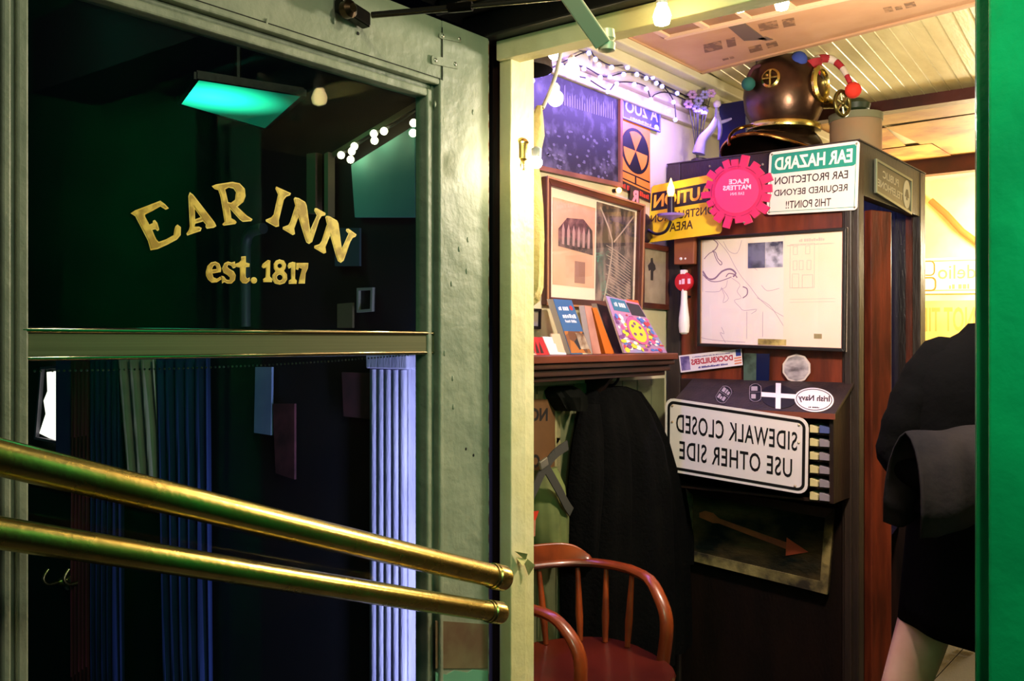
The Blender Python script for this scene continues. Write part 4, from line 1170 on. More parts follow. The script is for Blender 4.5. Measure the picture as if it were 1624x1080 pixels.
# pink award gear
GPX = PY(2.995)
t = thing('award_plaque', 'pink cogwheel shaped PLACE MATTERS award between the yellow and the teal sign', 'plaque', GPX.at(1172, 365))
q = Quad(GPX, [(1112, 249), (1232, 241), (1232, 361), (1112, 366)])
M_pink = mat('award_pink', '#d8265c', 0.45, col2='#c51f52', scale=9)
q.ellipse(0.5, 0.5, 0.36, 0.36, 0.0, 0.010, 40).build('disc', M_pink, t)
q.ellipse(0.5, 0.5, 0.29, 0.29, 0.010, 0.002, 36).build('inner_disc', mat('award_pink_bright', '#e23468', 0.4), t)
rs = random.Random(5)
lens = [0.10, 0.13, 0.07, 0.10, 0.14, 0.08, 0.10, 0.06, 0.12, 0.08, 0.13, 0.07, 0.09, 0.12, 0.15, 0.07, 0.11, 0.08, 0.13, 0.09]
for i in range(20):
    a = 2 * PI * (i + 0.25 * rs.random()) / 20; w = 0.042 + 0.012 * rs.random(); L_ = lens[i]
    c, s_ = math.cos(a), math.sin(a)
    pts = [(0.5 + c * r_ - s_ * w_, 0.5 + s_ * r_ + c * w_) for r_, w_ in ((0.31, -w), (0.35 + L_, -w), (0.35 + L_, w), (0.31, w))]
    q.poly(pts, 0.001 + 0.001 * (i % 3), 0.0095).build('tooth', M_pink, t)
m = MB()
for i in range(9):
    a0 = 2 * PI * i / 9
    q.stroke([(0.5 + 0.335 * math.cos(a0 + k * 0.1) , 0.5 + 0.335 * math.sin(a0 + k * 0.1)) for k in range(6)], 0.0016, 0.0135, m, 1)
m.build('engraved_line', mat('award_dark', '#7a1236', 0.5), t)
m = MB(); q.text('PLACE', 0.40, 0.66, 0.60, 0.665, 0.0125, bold=0.03, mb=m); q.text('MATTERS', 0.32, 0.69, 0.52, 0.585, 0.0125, bold=0.03, mb=m); q.text('EAR INN', 0.42, 0.60, 0.45, 0.49, 0.0125, mb=m)
m.build('lettering', mat('lettering_pink_white', '#f3c8d8', 0.5), t)
m = MB()
for u, v in ((0.14, 0.86), (0.84, 0.84), (0.60, 0.08)): m.ball(q.p(u, v, 0.012), 0.004, 8)
m.build('screw_heads', M_steel, t)

# framed map
t = thing('framed_map', 'big framed white map with two small photographs and a house drawing on the booth', 'map', FP.at(1228, 556))
q = fq([(1110, 377), (1345, 361), (1343, 558), (1109, 549)], 0.013)
M_paper = mat('map_paper', '#f0e2e0', 0.6, col2='#ecd8c8', scale=3)
q.slab(0.008).build('backing', M_paper, t)
m = q.frame(0.011, 0.0, 0.020); m.build('frame', M_black, t, bevel=0.002)
q.frame(0.004, 0.012, 0.002, u0=0.018, u1=0.982, t0=0.02, t1=0.98).build('frame_slip', mat('frame_slip_orange', '#b8855a', 0.5), t)
q.slab(0.0012, u0=0.60, u1=0.965, t0=0.03, t1=0.97, off=0.008).build('drawing_sheet', mat('sheet_cream', '#f2e4d8', 0.6, col2='#e8d2b6', scale=2), t)
M_ink = mat('ink_mauve', '#a88aa4', 0.6); M_ink2 = mat('ink_faint', '#d6b8b0', 0.6); M_ink3 = mat('ink_dark_mauve', '#8a6a86', 0.6)
m = MB()
for pts, w_ in (([(0.04, 0.80), (0.08, 0.85), (0.12, 0.86), (0.14, 0.80), (0.17, 0.76), (0.16, 0.74), (0.13, 0.79), (0.11, 0.86)], .003),
                ([(0.03, 0.69), (0.07, 0.62), (0.12, 0.62), (0.17, 0.68), (0.23, 0.70), (0.27, 0.66), (0.25, 0.63)], .006),
                ([(0.03, 0.66), (0.08, 0.60), (0.14, 0.59), (0.20, 0.61), (0.24, 0.63)], .003), ([(0.20, 0.63), (0.22, 0.66), (0.26, 0.65), (0.28, 0.62)], .004),
                ([(0.10, 0.98), (0.14, 0.93), (0.12, 0.88), (0.10, 0.87)], .004), ([(0.32, 0.54), (0.35, 0.52), (0.35, 0.47), (0.32, 0.44)], .004)):
    q.stroke(pts, w_, 0.0082, m)
m.build('map_rivers', M_ink3, t)
m = MB()
for pts in ([(0.13, 0.97), (0.18, 0.90), (0.22, 0.83), (0.26, 0.73), (0.31, 0.63), (0.37, 0.54), (0.43, 0.44), (0.52, 0.34), (0.60, 0.28)],
            [(0.03, 0.98), (0.03, 0.50)], [(0.05, 0.50), (0.15, 0.50), (0.17, 0.54)], [(0.24, 0.62), (0.30, 0.56), (0.28, 0.50), (0.31, 0.44), (0.26, 0.42), (0.30, 0.36), (0.33, 0.33), (0.42, 0.34), (0.38, 0.30)],
            [(0.42, 0.44), (0.50, 0.38), (0.55, 0.30), (0.60, 0.20)], [(0.18, 0.95), (0.22, 0.86), (0.28, 0.84), (0.31, 0.95)], [(0.17, 0.52), (0.19, 0.46), (0.18, 0.40), (0.22, 0.44), (0.17, 0.53)],
            [(0.21, 0.60), (0.20, 0.54), (0.16, 0.52)], [(0.17, 0.18), (0.19, 0.12), (0.16, 0.13), (0.20, 0.04)], [(0.35, 0.32), (0.35, 0.08)], [(0.46, 0.32), (0.46, 0.10)], [(0.02, 0.08), (0.12, 0.06), (0.34, 0.05)], [(0.45, 0.55), (0.49, 0.50), (0.57, 0.52)], [(0.38, 0.72), (0.42, 0.68)]):
    q.stroke(pts, 0.0014, 0.0083, m)
m.build('map_coastline', M_ink, t)
m = MB()
q.scribble(0.70, 0.86, 0.905, 0.93, 0.0096, m); q.scribble(0.62, 0.92, 0.875, 0.885, 0.0096, m, 3)
for k_ in range(2):
    q.stroke([(0.64, 0.425 - k_ * 0.025), (0.93, 0.43 - k_ * 0.025)], 0.0012, 0.0096, m, 1)
for u in (0.66, 0.74): 
    q.frame(0.0016, 0.0096, 0.0003, m, u, u + 0.03, 0.80, 0.87)
for u in (0.66, 0.70, 0.75): q.frame(0.0016, 0.0096, 0.0003, m, u, u + 0.028, 0.67, 0.75)
q.frame(0.0014, 0.0096, 0.0003, m, 0.64, 0.80, 0.52, 0.89)
q.frame(0.0018, 0.0096, 0.0003, m, 0.72, 0.79, 0.52, 0.63); q.frame(0.0014, 0.0096, 0.0003, m, 0.655, 0.70, 0.52, 0.64)
m.build('house_drawing', M_ink2, t)
for u0, s2 in ((0.355, '#2a2c4c'), (0.475, '#c8c4dc')):
    q.slab(0.0006, u0=u0, u1=u0 + 0.118, t0=0.70, t1=0.92, off=0.0085).build('small_photo', mat('photo_blue_' + s2[1:], '#2c3050', 0.5, col2=s2 if s2 != '#2a2c4c' else '#6a6a90', scale=18, contrast=(0.42, 0.6)), t)
q.slab(0.0006, u0=0.43, u1=0.62, t0=0.035, t1=0.085, off=0.0095).build('small_photo', mat('strip_photo', '#6b5a2c', 0.5, col2='#d8c070', scale=22), t)
q.slab(0.0006, u0=0.80, u1=0.85, t0=0.10, t1=0.14, off=0.0095).build('small_photo', mat('stamp_photo', '#9a8a64', 0.5), t)
q.slab(0.001, u0=0.03, u1=0.97, t0=0.03, t1=0.97, off=0.013).build('glass', PGLASS, t)

# little wooden box and tap handle on the left of the map
t = thing('wooden_box', 'small orange-brown wooden box with two pale studs left of the map', 'box', FP.at(1094, 421))
q = fq([(1079, 378), (1111, 376), (1110, 420), (1079, 421)])
q.slab(0.05).build('box_body', mat('box_orange_brown', '#a05c3c', 0.5, col2='#874a30', scale=8), t, bevel=0.003)
m = MB(); m.ball(q.p(0.36, 0.2, 0.05), 0.006, 10); m.ball(q.p(0.58, 0.2, 0.05), 0.004, 10); m.build('stud', M_white, t, smooth=True)
c = FP.at(1085, 530, 0.045)
t = thing('tap_handle', 'white beer tap handle with a red roundel hanging left of the map', 'tap handle', c)
S = lambda py: V((c.x, c.y, FP.at(1085, py, 0.045).z))
hb = MB()
hb.lathe(S(530), (0, 0, 1), [(0.010, 0), (0.017, 0.006), (0.020, 0.03), (0.019, 0.06), (0.013, 0.11), (0.011, 0.16), (0.013, 0.175)], 22)
hb.build('handle', mat('handle_white', '#efe6e0', 0.35), t, smooth=True)
MB().lathe(S(447), (0, -1, 0), [(0.0, -0.014), (0.033, -0.012), (0.036, 0.0), (0.033, 0.010), (0.02, 0.013), (0.0, 0.013)], 28, caps=False).build('roundel', mat('roundel_red', '#c21f2c', 0.35), t, smooth=True)
q = Quad(Plane(S(447) + V((0, -0.0135, 0)), (0, -1, 0)), [(1077, 441), (1095, 440), (1095, 451), (1077, 452)])
q.scribble(0.0, 1.0, 0.1, 0.9, 0.0).build('lettering', mat('lettering_pink_white', '#f3c8d8', 0.5), t)
MB().box(S(438) + V((-0.011, -0.011, 0)), S(428) + V((0.011, 0.011, 0))).build('cap', mat('handle_white', '#efe6e0', 0.35), t, bevel=0.003)
MB().tube([S(470) + V((0, 0.043, 0)), S(470)], 0.005, 8).build('peg', M_iron, t)

# stickers on the booth
t = thing('bumper_sticker', 'white and red bumper sticker left of the small glass plate under the map', 'sticker', FP.at(1128, 591))
q = fq([(1077, 564), (1176, 553), (1178, 579), (1080, 591)], 0.001)
q.slab(0.002).build('sheet', mat('sticker_white', '#efe2e6', 0.5), t)
q.text('DOCKBUILDERS', 0.19, 0.86, 0.36, 0.70, 0.0023, bold=0.04).build('lettering', mat('sticker_red', '#b8203a', 0.5), t)
m = MB(); q.scribble(0.30, 0.78, 0.12, 0.24, 0.0023, m); q.scribble(0.22, 0.86, 0.79, 0.85, 0.0023, m, 4)
m.build('small_lettering', mat('sticker_violet', '#4a3a8a', 0.5), t)
q.slab(0.0004, u0=0.02, u1=0.17, t0=0.1, t1=0.92, off=0.002).build('printed_picture', mat('sticker_photo', '#3a2a70', 0.5, col2='#a08ac0', scale=30), t)
q.slab(0.0004, u0=0.91, u1=0.99, t0=0.58, t1=0.98, off=0.002).build('flag_blue', mat('flag_blue', '#2c3c8c', 0.5), t)
m = MB()
for k_ in range(3): q.poly([(0.88, 0.1 + k_ * 0.16), (0.99, 0.12 + k_ * 0.16), (0.99, 0.20 + k_ * 0.16), (0.88, 0.18 + k_ * 0.16)], 0.002, mb=m)
m.build('flag_stripes', mat('sticker_orange', '#e0805c', 0.5), t)
t = thing('glass_plate', 'small glass plate, half grey-green and half navy, beside the bumper sticker', 'plate', FP.at(1200, 606))
q = fq([(1180, 560), (1221, 561), (1220, 605), (1180, 604)], 0.002)
q.slab(0.004, u0=0, u1=0.5).build('green_half', mat('plate_grey_green', '#4f6256', 0.2, col2='#141a14', scale=9, contrast=(0.45, 0.6)), t)
q.slab(0.004, u0=0.5, u1=1).build('navy_half', mat('plate_navy', '#141c40', 0.2), t)
t = thing('round_sticker', 'ten sided sticker with a grey landscape picture under the map', 'sticker', FP.at(1263, 607))
q = fq([(1240, 561), (1287, 560), (1287, 608), (1240, 607)], 0.001)
deca = [(0.5 + 0.49 * math.cos(2 * PI * (k + 0.5) / 10), 0.5 + 0.49 * math.sin(2 * PI * (k + 0.5) / 10)) for k in range(10)]
q.poly(deca, 0, 0.002).build('rim', mat('sticker_cream', '#d8c8c0', 0.5), t)
q.poly([(0.5 + (a - 0.5) * 0.88, 0.5 + (b - 0.5) * 0.88) for a, b in deca], 0.002).build('printed_picture', mat('sticker_landscape', '#5a5258', 0.5, col2='#cfc4c8', scale=16, stretch=(1, 1, 2)), t)

# leaflet rack with a sloping lid
RY = 2.975
RP = PY(RY)
rx0, rx1 = RP.at(1068, 640).x, RP.at(1322, 680).x
zb, zf, zl = 1.362, 1.272, 0.985
rack = thing('leaflet_rack', 'dark wooden leaflet rack with a sloping lid on the booth front', 'rack', ((rx0 + rx1) / 2, 3.06, zl))
yb = BY0 - 0.002
lid = MB().prism([(rx0 - 0.01, yb, zb), (rx0 - 0.01, RY - 0.012, zf), (rx0 - 0.01, RY - 0.012, zf - 0.012), (rx0 - 0.01, yb, zb - 0.014)], (rx1 - rx0 + 0.02, 0, 0)).build('lid', M_booth, rack, bevel=0.002)
for xx in (rx0, rx1 - 0.014):
    MB().prism([(xx, yb, zb - 0.015), (xx, RY, zf - 0.013), (xx, RY, zl), (xx, yb, zl)], (0.014, 0, 0)).build('side_board', M_darkwood, rack)
MB().box((rx0 - 0.01, RY - 0.016, zf - 0.020), (rx1 + 0.01, RY - 0.0125, zf - 0.002)).build('lid_edge', mat('edge_red_brown', '#7a4030', 0.45), rack)
MB().box((rx0 + 0.014, yb - 0.012, zl), (rx1 - 0.014, yb, zf - 0.02)).build('back_board', M_darkwood, rack)
NS = 6
for k_ in range(NS):
    z = zl + k_ * (zf - 0.03 - zl) / NS
    MB().box((rx0 + 0.0145, RY, z), (rx1 - 0.0145, yb - 0.0125, z + 0.007)).build('rack_shelf', M_darkwood, rack)
for k_ in range(NS):
    z = zl + k_ * (zf - 0.03 - zl) / NS + 0.0075
    for (a, b, m_, nm, lb) in ((1286, 1298, mat('leaflet_cream', '#d8c894', 0.6), 'leaflet_stack', 'cream'), (1301, 1316, mat('leaflet_blue_grey' if k_ > NS - 2 else 'leaflet_grey', '#4a568a' if k_ > NS - 2 else '#8a8088', 0.6), 'leaflet_stack', 'grey')):
        xa_, xb_ = RP.at(a, 700).x, RP.at(b, 700).x
        o = MB().prism([(xa_, RY - 0.008, z), (xb_, RY - 0.008, z), (xb_, RY - 0.008, z + 0.017), (xa_, RY - 0.008, z + 0.024)], (0, 0.10, 0)).build(nm, m_)
        ordn = ['lowest', 'fifth', 'fourth', 'third', 'second', 'topmost'][k_]
        if k_ in (1, 2, 3, 4): ordn = ordn + ' from the top,' if False else {1: 'second lowest', 2: 'third lowest', 3: 'third highest', 4: 'second highest'}[k_]
        lb2 = 'blue-grey' if (lb == 'grey' and k_ > NS - 2) else lb
        tag(o, '%s leaflet stack in the %s slot of the rack beside the road sign' % (lb2, ordn), 'leaflets', 'leaflets in the rack')

# stickers on the sloping lid
ln = (V((0, RY - 0.012 - yb, zf - zb))).cross(V((1, 0, 0))).normalized()
if ln.y > 0: ln = -ln
LIDP = Plane((rx0, RY - 0.012, zf), ln)
t = thing('oval_sticker', 'white oval sticker reading Irish Navy on the sloping rack lid', 'sticker', LIDP.at(1291, 653))
q = Quad(LIDP, [(1260, 614), (1323, 617), (1322, 655), (1260, 652)], 0.001)
q.ellipse(0.5, 0.5, 0.5, 0.5, 0, 0.0012, 36).build('disc', mat('sticker_white', '#efe2e6', 0.5), t)
m = MB()
for k_ in range(36):
    a = 2 * PI * k_ / 36; b = 2 * PI * (k_ + 1) / 36
    q.poly([(0.5 + 0.46 * math.cos(a), 0.5 + 0.45 * math.sin(a)), (0.5 + 0.46 * math.cos(b), 0.5 + 0.45 * math.sin(b)), (0.5 + 0.44 * math.cos(b), 0.5 + 0.42 * math.sin(b)), (0.5 + 0.44 * math.cos(a), 0.5 + 0.42 * math.sin(a))], 0.0012, 0.0003, m)
q.text('Irish Navy', 0.10, 0.90, 0.36, 0.68, 0.0015, bold=0.03, mb=m); q.scribble(0.36, 0.64, 0.15, 0.20, 0.0015, m)
m.build('lettering', mat('sign_plum_black', '#241620', 0.5), t)
t = thing('cross_sticker', 'black oval sticker with a white cross beside the Irish Navy oval', 'sticker', LIDP.at(1235, 651))
q = Quad(LIDP, [(1206, 609), (1265, 613), (1264, 650), (1206, 646)], 0.0005)
q.ellipse(0.5, 0.5, 0.5, 0.5, 0, 0.001, 32).build('disc', M_blacksign, t)
m = MB(); q.poly([(0.42, -0.02), (0.56, -0.02), (0.56, 1.08), (0.42, 1.08)], 0.001, mb=m); q.poly([(0.03, 0.44), (0.96, 0.44), (0.96, 0.63), (0.03, 0.63)], 0.0012, mb=m)
m.build('white_cross', mat('sticker_white', '#efe2e6', 0.5), t)
for (cx, cy, ang, lab) in ((1148, 626, -35, 'small barrel outline sticker tilted on the rack lid, left one'), (1198, 623, 0, 'upright small barrel outline sticker beside the white cross')):
    t = thing('barrel_sticker', lab, 'sticker', LIDP.at(cx, cy + 14))
    ca, sa = math.cos(math.radians(-ang)), math.sin(math.radians(-ang))
    def rp(x, y): return (cx + ca * x - sa * y, cy + sa * x + ca * y)
    q = Quad(LIDP, [rp(-9, -14), rp(9, -14), rp(9, 14), rp(-9, 14)], 0.001)
    q.slab(0.0006).build('sheet', M_blacksign, t)
    m = MB()
    q.stroke([(0.02, 0.85), (0.25, 0.97), (0.5, 1.0), (0.75, 0.97), (0.98, 0.85)], 0.002, 0.0009, m); q.stroke([(0.02, 0.15), (0.25, 0.03), (0.5, 0.0), (0.75, 0.03), (0.98, 0.15)], 0.002, 0.0009, m)
    q.stroke([(0.02, 0.85), (-0.02, 0.5), (0.02, 0.15)], 0.0015, 0.0009, m); q.stroke([(0.98, 0.85), (1.02, 0.5), (0.98, 0.15)], 0.0015, 0.0009, m)
    q.stroke([(0.0, 0.52), (1.0, 0.52)], 0.0015, 0.0009, m, 1)
    q.scribble(0.14, 0.9, 0.60, 0.86, 0.0009, m, 6); q.scribble(0.14, 0.9, 0.16, 0.42, 0.0009, m, 7)
    m.build('outline', mat('sticker_grey', '#a89ca0', 0.5), t)

# SIDEWALK CLOSED road sign
RS = PY(RY - 0.03)
t = thing('road_sign', 'large white SIDEWALK CLOSED road sign with black border on the rack front', 'sign', RS.at(1168, 785))
q = Quad(RS, [(1056, 630), (1283, 664), (1281, 785), (1055, 746)])
q.slab(0.003, 0.032).build('panel', M_white, t)
W, H = q.size()
def rounded_ring(q, inset, w, r, off, mb):
    W, H = q.size()
    def ring(ins, rad):
        out = []
        for cx, cy, a0 in ((W - ins - rad, H - ins - rad, 0), (ins + rad, H - ins - rad, 90), (ins + rad, ins + rad, 180), (W - ins - rad, ins + rad, 270)):
            for k in range(7):
                a = math.radians(a0 + k * 15); out.append(((cx + rad * math.cos(a)) / W, (cy + rad * math.sin(a)) / H))
        return out
    A = ring(inset, r); B = ring(inset + w, max(r - w, 0.002)); n = len(A)
    k0 = len(mb.v)
    mb.v += [q.p(a, b, off) for a, b in A] + [q.p(a, b, off) for a, b in B]
    for i in range(n): mb.f.append((k0 + i, k0 + (i + 1) % n, k0 + n + (i + 1) % n, k0 + n + i))
    return mb
rounded_ring(q, 0.009, 0.010, 0.026, 0.0036, MB()).build('border', M_blacksign, t)
m = MB()
q.text('SIDEWALK CLOSED', 0.085, 0.93, 0.55, 0.80, 0.0036, bold=0.012, mb=m, space=1.1)
q.text('USE OTHER SIDE', 0.11, 0.90, 0.19, 0.44, 0.0036, bold=0.012, mb=m, space=1.1)
m.build('lettering', M_blacksign, t)
m = MB()
for u, v in ((0.055, 0.90), (0.055, 0.68), (0.94, 0.90), (0.94, 0.67), (0.08, 0.08), (0.92, 0.09)):
    m.ball(q.p(u, v, 0.003), 0.0045, 8)
m.build('rivets', mat('rivet_brown', '#b09a80', 0.4, 0.5), t, smooth=True)
m = MB()
for u in (0.3, 0.7): m.tube([q.p(u, 0.7, 0.0), q.p(u, 0.7, -0.027)], 0.004, 8)
m.build('mounting_bolts', M_steel, t)

# weathered arrow board lower down
t = thing('arrow_board', 'weathered dark wooden board with an orange arrow pointing right, low on the booth', 'board', FP.at(1200, 935))
q = fq([(1086, 768), (1326, 806), (1315, 941), (1086, 884)], 0.002)
q.slab(0.012).build('board', mat('weathered_board', '#4a3c24', 0.85, spec=0.1, col2='#0d1512', contrast=(0.4, 0.6), scale=5, stretch=(1, 1, 2), bump=0.5), t)
M_worn = mat('worn_paint_frame', '#94824e', 0.85, col2='#2a2214', scale=9, contrast=(0.42, 0.6), bump=0.5)
for pts in ([(0.0, 0.0), (1.0, 0.0), (0.95, 0.13), (0.07, 0.13)], [(0.95, 0.13), (1.0, 0.0), (1, 1), (0.95, 0.88)], [(0, 0), (0.07, 0.13), (0.07, 0.9), (0, 1)], [(0.07, 0.9), (0.95, 0.88), (1, 1), (0, 1)]):
    q.poly(pts, 0.012, 0.008).build('frame_board', M_worn if pts[0] != (0.07, 0.9) else M_darkwood, t)
M_arr = mat('arrow_orange', '#a8562c', 0.7, col2='#7a3e20', scale=14)
q.poly([(0.12, 0.66), (0.16, 0.70), (0.22, 0.69), (0.26, 0.635), (0.72, 0.50), (0.72, 0.42), (0.26, 0.57), (0.22, 0.56), (0.12, 0.60)], 0.0125, 0.002).build('arrow_shaft', M_arr, t)
q.poly([(0.72, 0.56), (0.86, 0.44), (0.72, 0.34)], 0.0127, 0.003).build('arrow_head', mat('arrow_red_orange', '#b04a26', 0.7), t)

# ================================================================= on top of the booth
TZ = BZ + 0.005
hc = at_depth(1243, 150, 3.38); hc_r = 0.142
tz0 = TZ
t = thing('diving_helmet', 'tarnished copper diving helmet with round windows standing on the telephone booth', 'helmet', (hc.x, hc.y, TZ))
face = (RIGHT * 0.75 - FWD * 0.66).normalized()
MB().lathe(hc - V((0, 0, 0.115)), (0, 0, 1), [(0.105, 0), (0.118, 0.02), (0.136, 0.06), (0.142, 0.11), (0.138, 0.15), (0.122, 0.195), (0.095, 0.23), (0.06, 0.252), (0.02, 0.262), (0.001, 0.263)], 40).build('bonnet', M_copper, t, smooth=True)
MB().lathe(hc - V((0, 0, 0.135)), (0.05, 0, 1), [(0.10, 0), (0.127, 0.004), (0.130, 0.014), (0.127, 0.024), (0.10, 0.028)], 40).build('neck_ring', M_brass, t, smooth=True)
# breastplate: flared shell with an arched opening to the front left
cen = V((hc.x, hc.y, TZ)) - RIGHT * 0.045
rows = []
for j in range(9):
    f = j / 8
    row = []
    for i in range(49):
        a = 2 * PI * i / 48
        rr = 0.10 + (0.175 - 0.10) * math.sin(f * PI / 2)
        arch = max(0, math.cos(a - 2.35)) ** 2 * 0.05
        z = (hc.z - 0.132) * (1 - f) + (TZ + 0.002 + arch) * f
        row.append(V((cen.x * f + hc.x * (1 - f), cen.y * f + hc.y * (1 - f), z)) + RIGHT * (rr * math.cos(a)) - FWD * (rr * 0.85 * math.sin(a)))
    rows.append(row)
o = MB().grid(rows).build('breastplate', mat('dark_breastplate', '#1e1512', 0.25, 0.8, col2='#2f211a', scale=8), t, smooth=True)
md = o.modifiers.new('thickness', 'SOLIDIFY'); md.thickness = 0.004
MB().tube(rows[-1][:-1] + [rows[-1][0]], 0.006, 8, caps=False).build('breastplate_rim', mat('rim_copper', '#a8743e', 0.2, 1.0), t, smooth=True)
for pc in (cen - RIGHT * 0.07 - FWD * 0.13 + V((0, 0, 0.0)),):
    ar = [pc + RIGHT * (0.11 * math.cos(a)) + V((0, 0, 0.012 + 0.085 * math.sin(a))) + FWD * (0.09 * math.sin(a)) for a in [PI * k / 12 for k in range(13)]]
    MB().tube(ar, 0.006, 8).build('shoulder_arch', mat('rim_copper', '#a8743e', 0.2, 1.0), t, smooth=True)
def port(dirv, r, zoff, name, glassm, grille=False):
    c = hc + dirv * 0.128 + V((0, 0, zoff))
    p = MB().lathe(c - dirv * 0.02, dirv, [(r * 1.05, 0), (r * 1.1, 0.022), (r * 1.28, 0.028), (r * 1.28, 0.036), (r * 1.0, 0.042), (r * 0.92, 0.036), (r * 0.9, 0.02)], 32, caps=False).build(name, M_brass, t, smooth=True)
    MB().lathe(c - dirv * 0.0, dirv, [(r * 0.95, 0), (r * 0.95, 0.006)], 28).build('window_glass', glassm, p)
    if grille:
        u = dirv.cross(V((0, 0, 1))).normalized()
        g = MB(); g.tube([c + dirv * 0.02 - V((0, 0, r)), c + dirv * 0.02 + V((0, 0, r))], 0.004, 8); g.tube([c + dirv * 0.02 - u * r, c + dirv * 0.02 + u * r], 0.004, 8)
        g.build('grille', M_brass, p, smooth=True)
port((RIGHT * 0.72 - FWD * 0.69).normalized(), 0.050, 0.012, 'front_window', mat('smoked_glass', '#3c3a3c', 0.15))
port((-RIGHT * 0.55 - FWD * 0.82 + V((0, 0, 0.1))).normalized(), 0.026, 0.012, 'side_window', mat('black_glass', '#08080a', 0.1), True)
v0 = hc + RIGHT * 0.13 + V((0, 0, -0.03)) ; v1 = at_depth(1328, 166, 3.28)
MB().tube([v0, v0.lerp(v1, 0.6), v1], [0.020, 0.016, 0.014], 16).build('valve_neck', M_brass, t, smooth=True)
ax = (RIGHT * 0.55 - FWD * 0.83).normalized(); u = ax.cross(V((0, 0, 1))).normalized()
M_valve = mat('valve_bronze', '#6e6538', 0.3, 0.9)
ring = [v1 + ax * 0.02 + u * (0.038 * math.cos(a)) + V((0, 0, 0.042 * math.sin(a))) for a in [2 * PI * k / 28 for k in range(29)]]
vw = MB().tube(ring, 0.007, 10, caps=False).build('valve_wheel', M_valve, t, smooth=True)
g = MB()
for a in (0.3, 0.3 + PI / 3, 0.3 + 2 * PI / 3):
    dd = u * (0.036 * math.cos(a)) + V((0, 0, 0.040 * math.sin(a)))
    g.tube([v1 + ax * 0.02 - dd, v1 + ax * 0.02 + dd], 0.004, 8)
g.build('wheel_spokes', mat('spoke_pale_brass', '#c8c48c', 0.25, 0.9), vw, smooth=True)
MB().lathe(v1, ax, [(0.012, 0), (0.012, 0.022), (0.006, 0.03)], 14).build('wheel_hub', M_valve, vw, smooth=True)
for k_ in range(8):
    a = 2 * PI * k_ / 8
    pass

# jester hat on the helmet
hcT = at_depth(1260, 100, 3.36)
t = thing('jester_hat', 'red, blue and white jester hat with pompons perched on the diving helmet', 'hat', hcT)
M_hred = mat('hat_red', '#b0202a', 0.8, col2='#8a1520', scale=12); M_hwhite = mat('hat_white', '#cfc0b4', 0.8); M_hblue = mat('hat_blue', '#2c3f8c', 0.85); M_hdark = mat('hat_maroon', '#421622', 0.85)
MB().tube(smooth_pts([at_depth(*p) for p in ((1218, 118, 3.34), (1228, 102, 3.34), (1245, 92, 3.34), (1268, 88, 3.34))], 4), [0.012 + 0.02 * math.sin(PI * i / 13) for i in range(13)], 12).build('hat_horn', M_hdark, t, smooth=True)
MB().ball(at_depth(1267, 95, 3.28), 0.029, 16).build('pompon', M_hblue, t, smooth=True)
MB().ball(at_depth(1187, 133, 3.3), 0.024, 16).build('pompon', mat('hat_teal', '#17564e', 0.85), t, smooth=True)
MB().tube(smooth_pts([at_depth(*p) for p in ((1206, 104, 3.32), (1195, 108, 3.32), (1188, 120, 3.32), (1187, 130, 3.3))], 4), 0.007, 10).build('hat_horn', M_hdark, t, smooth=True)
MB().lathe(at_depth(1292, 112, 3.3), (RIGHT * 0.2 - V((0, 0, 1))), [(0.034, -0.035), (0.03, -0.02), (0.012, 0.03), (0.001, 0.045)], 16).build('hat_point', M_hred, t, smooth=True)
arm = smooth_pts([at_depth(*p) for p in ((1288, 100, 3.3), (1303, 93, 3.3), (1320, 95, 3.3), (1334, 106, 3.28), (1343, 120, 3.26), (1350, 136, 3.25))], 5)
n_ = len(arm)
for k_ in range(6):
    i0 = k_ * (n_ - 1) // 6; i1 = (k_ + 1) * (n_ - 1) // 6
    rr = [0.017 - 0.010 * i / n_ for i in range(i0, i1 + 1)]
    MB().tube(arm[i0:i1 + 1], rr, 12).build('hat_segment', M_hwhite if k_ % 2 == 0 else M_hred, t, smooth=True)
MB().ball(at_depth(1353, 143, 3.24), 0.028, 16).build('pompon', mat('pompon_red', '#d6301c', 0.85), t, smooth=True)

# round tin beside the helmet
c = at_depth(1357, 200, 3.62); c = V((c.x, c.y, TZ))
t = thing('round_hatbox', 'round tan hatbox standing on the booth behind the teal sign', 'box', c)
hz_ = at_depth(1357, 186, 3.62).z - TZ
MB().lathe(c, (0, 0, 1), [(0.095, 0), (0.095, hz_ * 0.95), (0.09, hz_)], 32).build('box_body', mat('tan_cardboard', '#b88a64', 0.7, col2='#8f8a70', scale=3), t, smooth=True)
MB().lathe(c + V((0, 0, hz_ + 0.001)), (0, 0, 1), [(0.099, -0.02), (0.100, 0.006), (0.06, 0.014)], 32).build('lid', mat('grey_cardboard', '#7f7f62', 0.7), t, smooth=True)
c = at_depth(1347, 172, 3.78); c = V((c.x, c.y, TZ + hz_ + 0.018))
c.x, c.y = t.location.x, t.location.y
tag(MB().lathe(c, (0, 0, 1), [(0.035, 0), (0.05, 0.01), (0.055, 0.03), (0.03, 0.05), (0.01, 0.055)], 20).build('green_bowl', mat('dark_green_tin', '#2c3a24', 0.5), smooth=True), 'small dark green upturned bowl on the round hatbox', 'bowl')
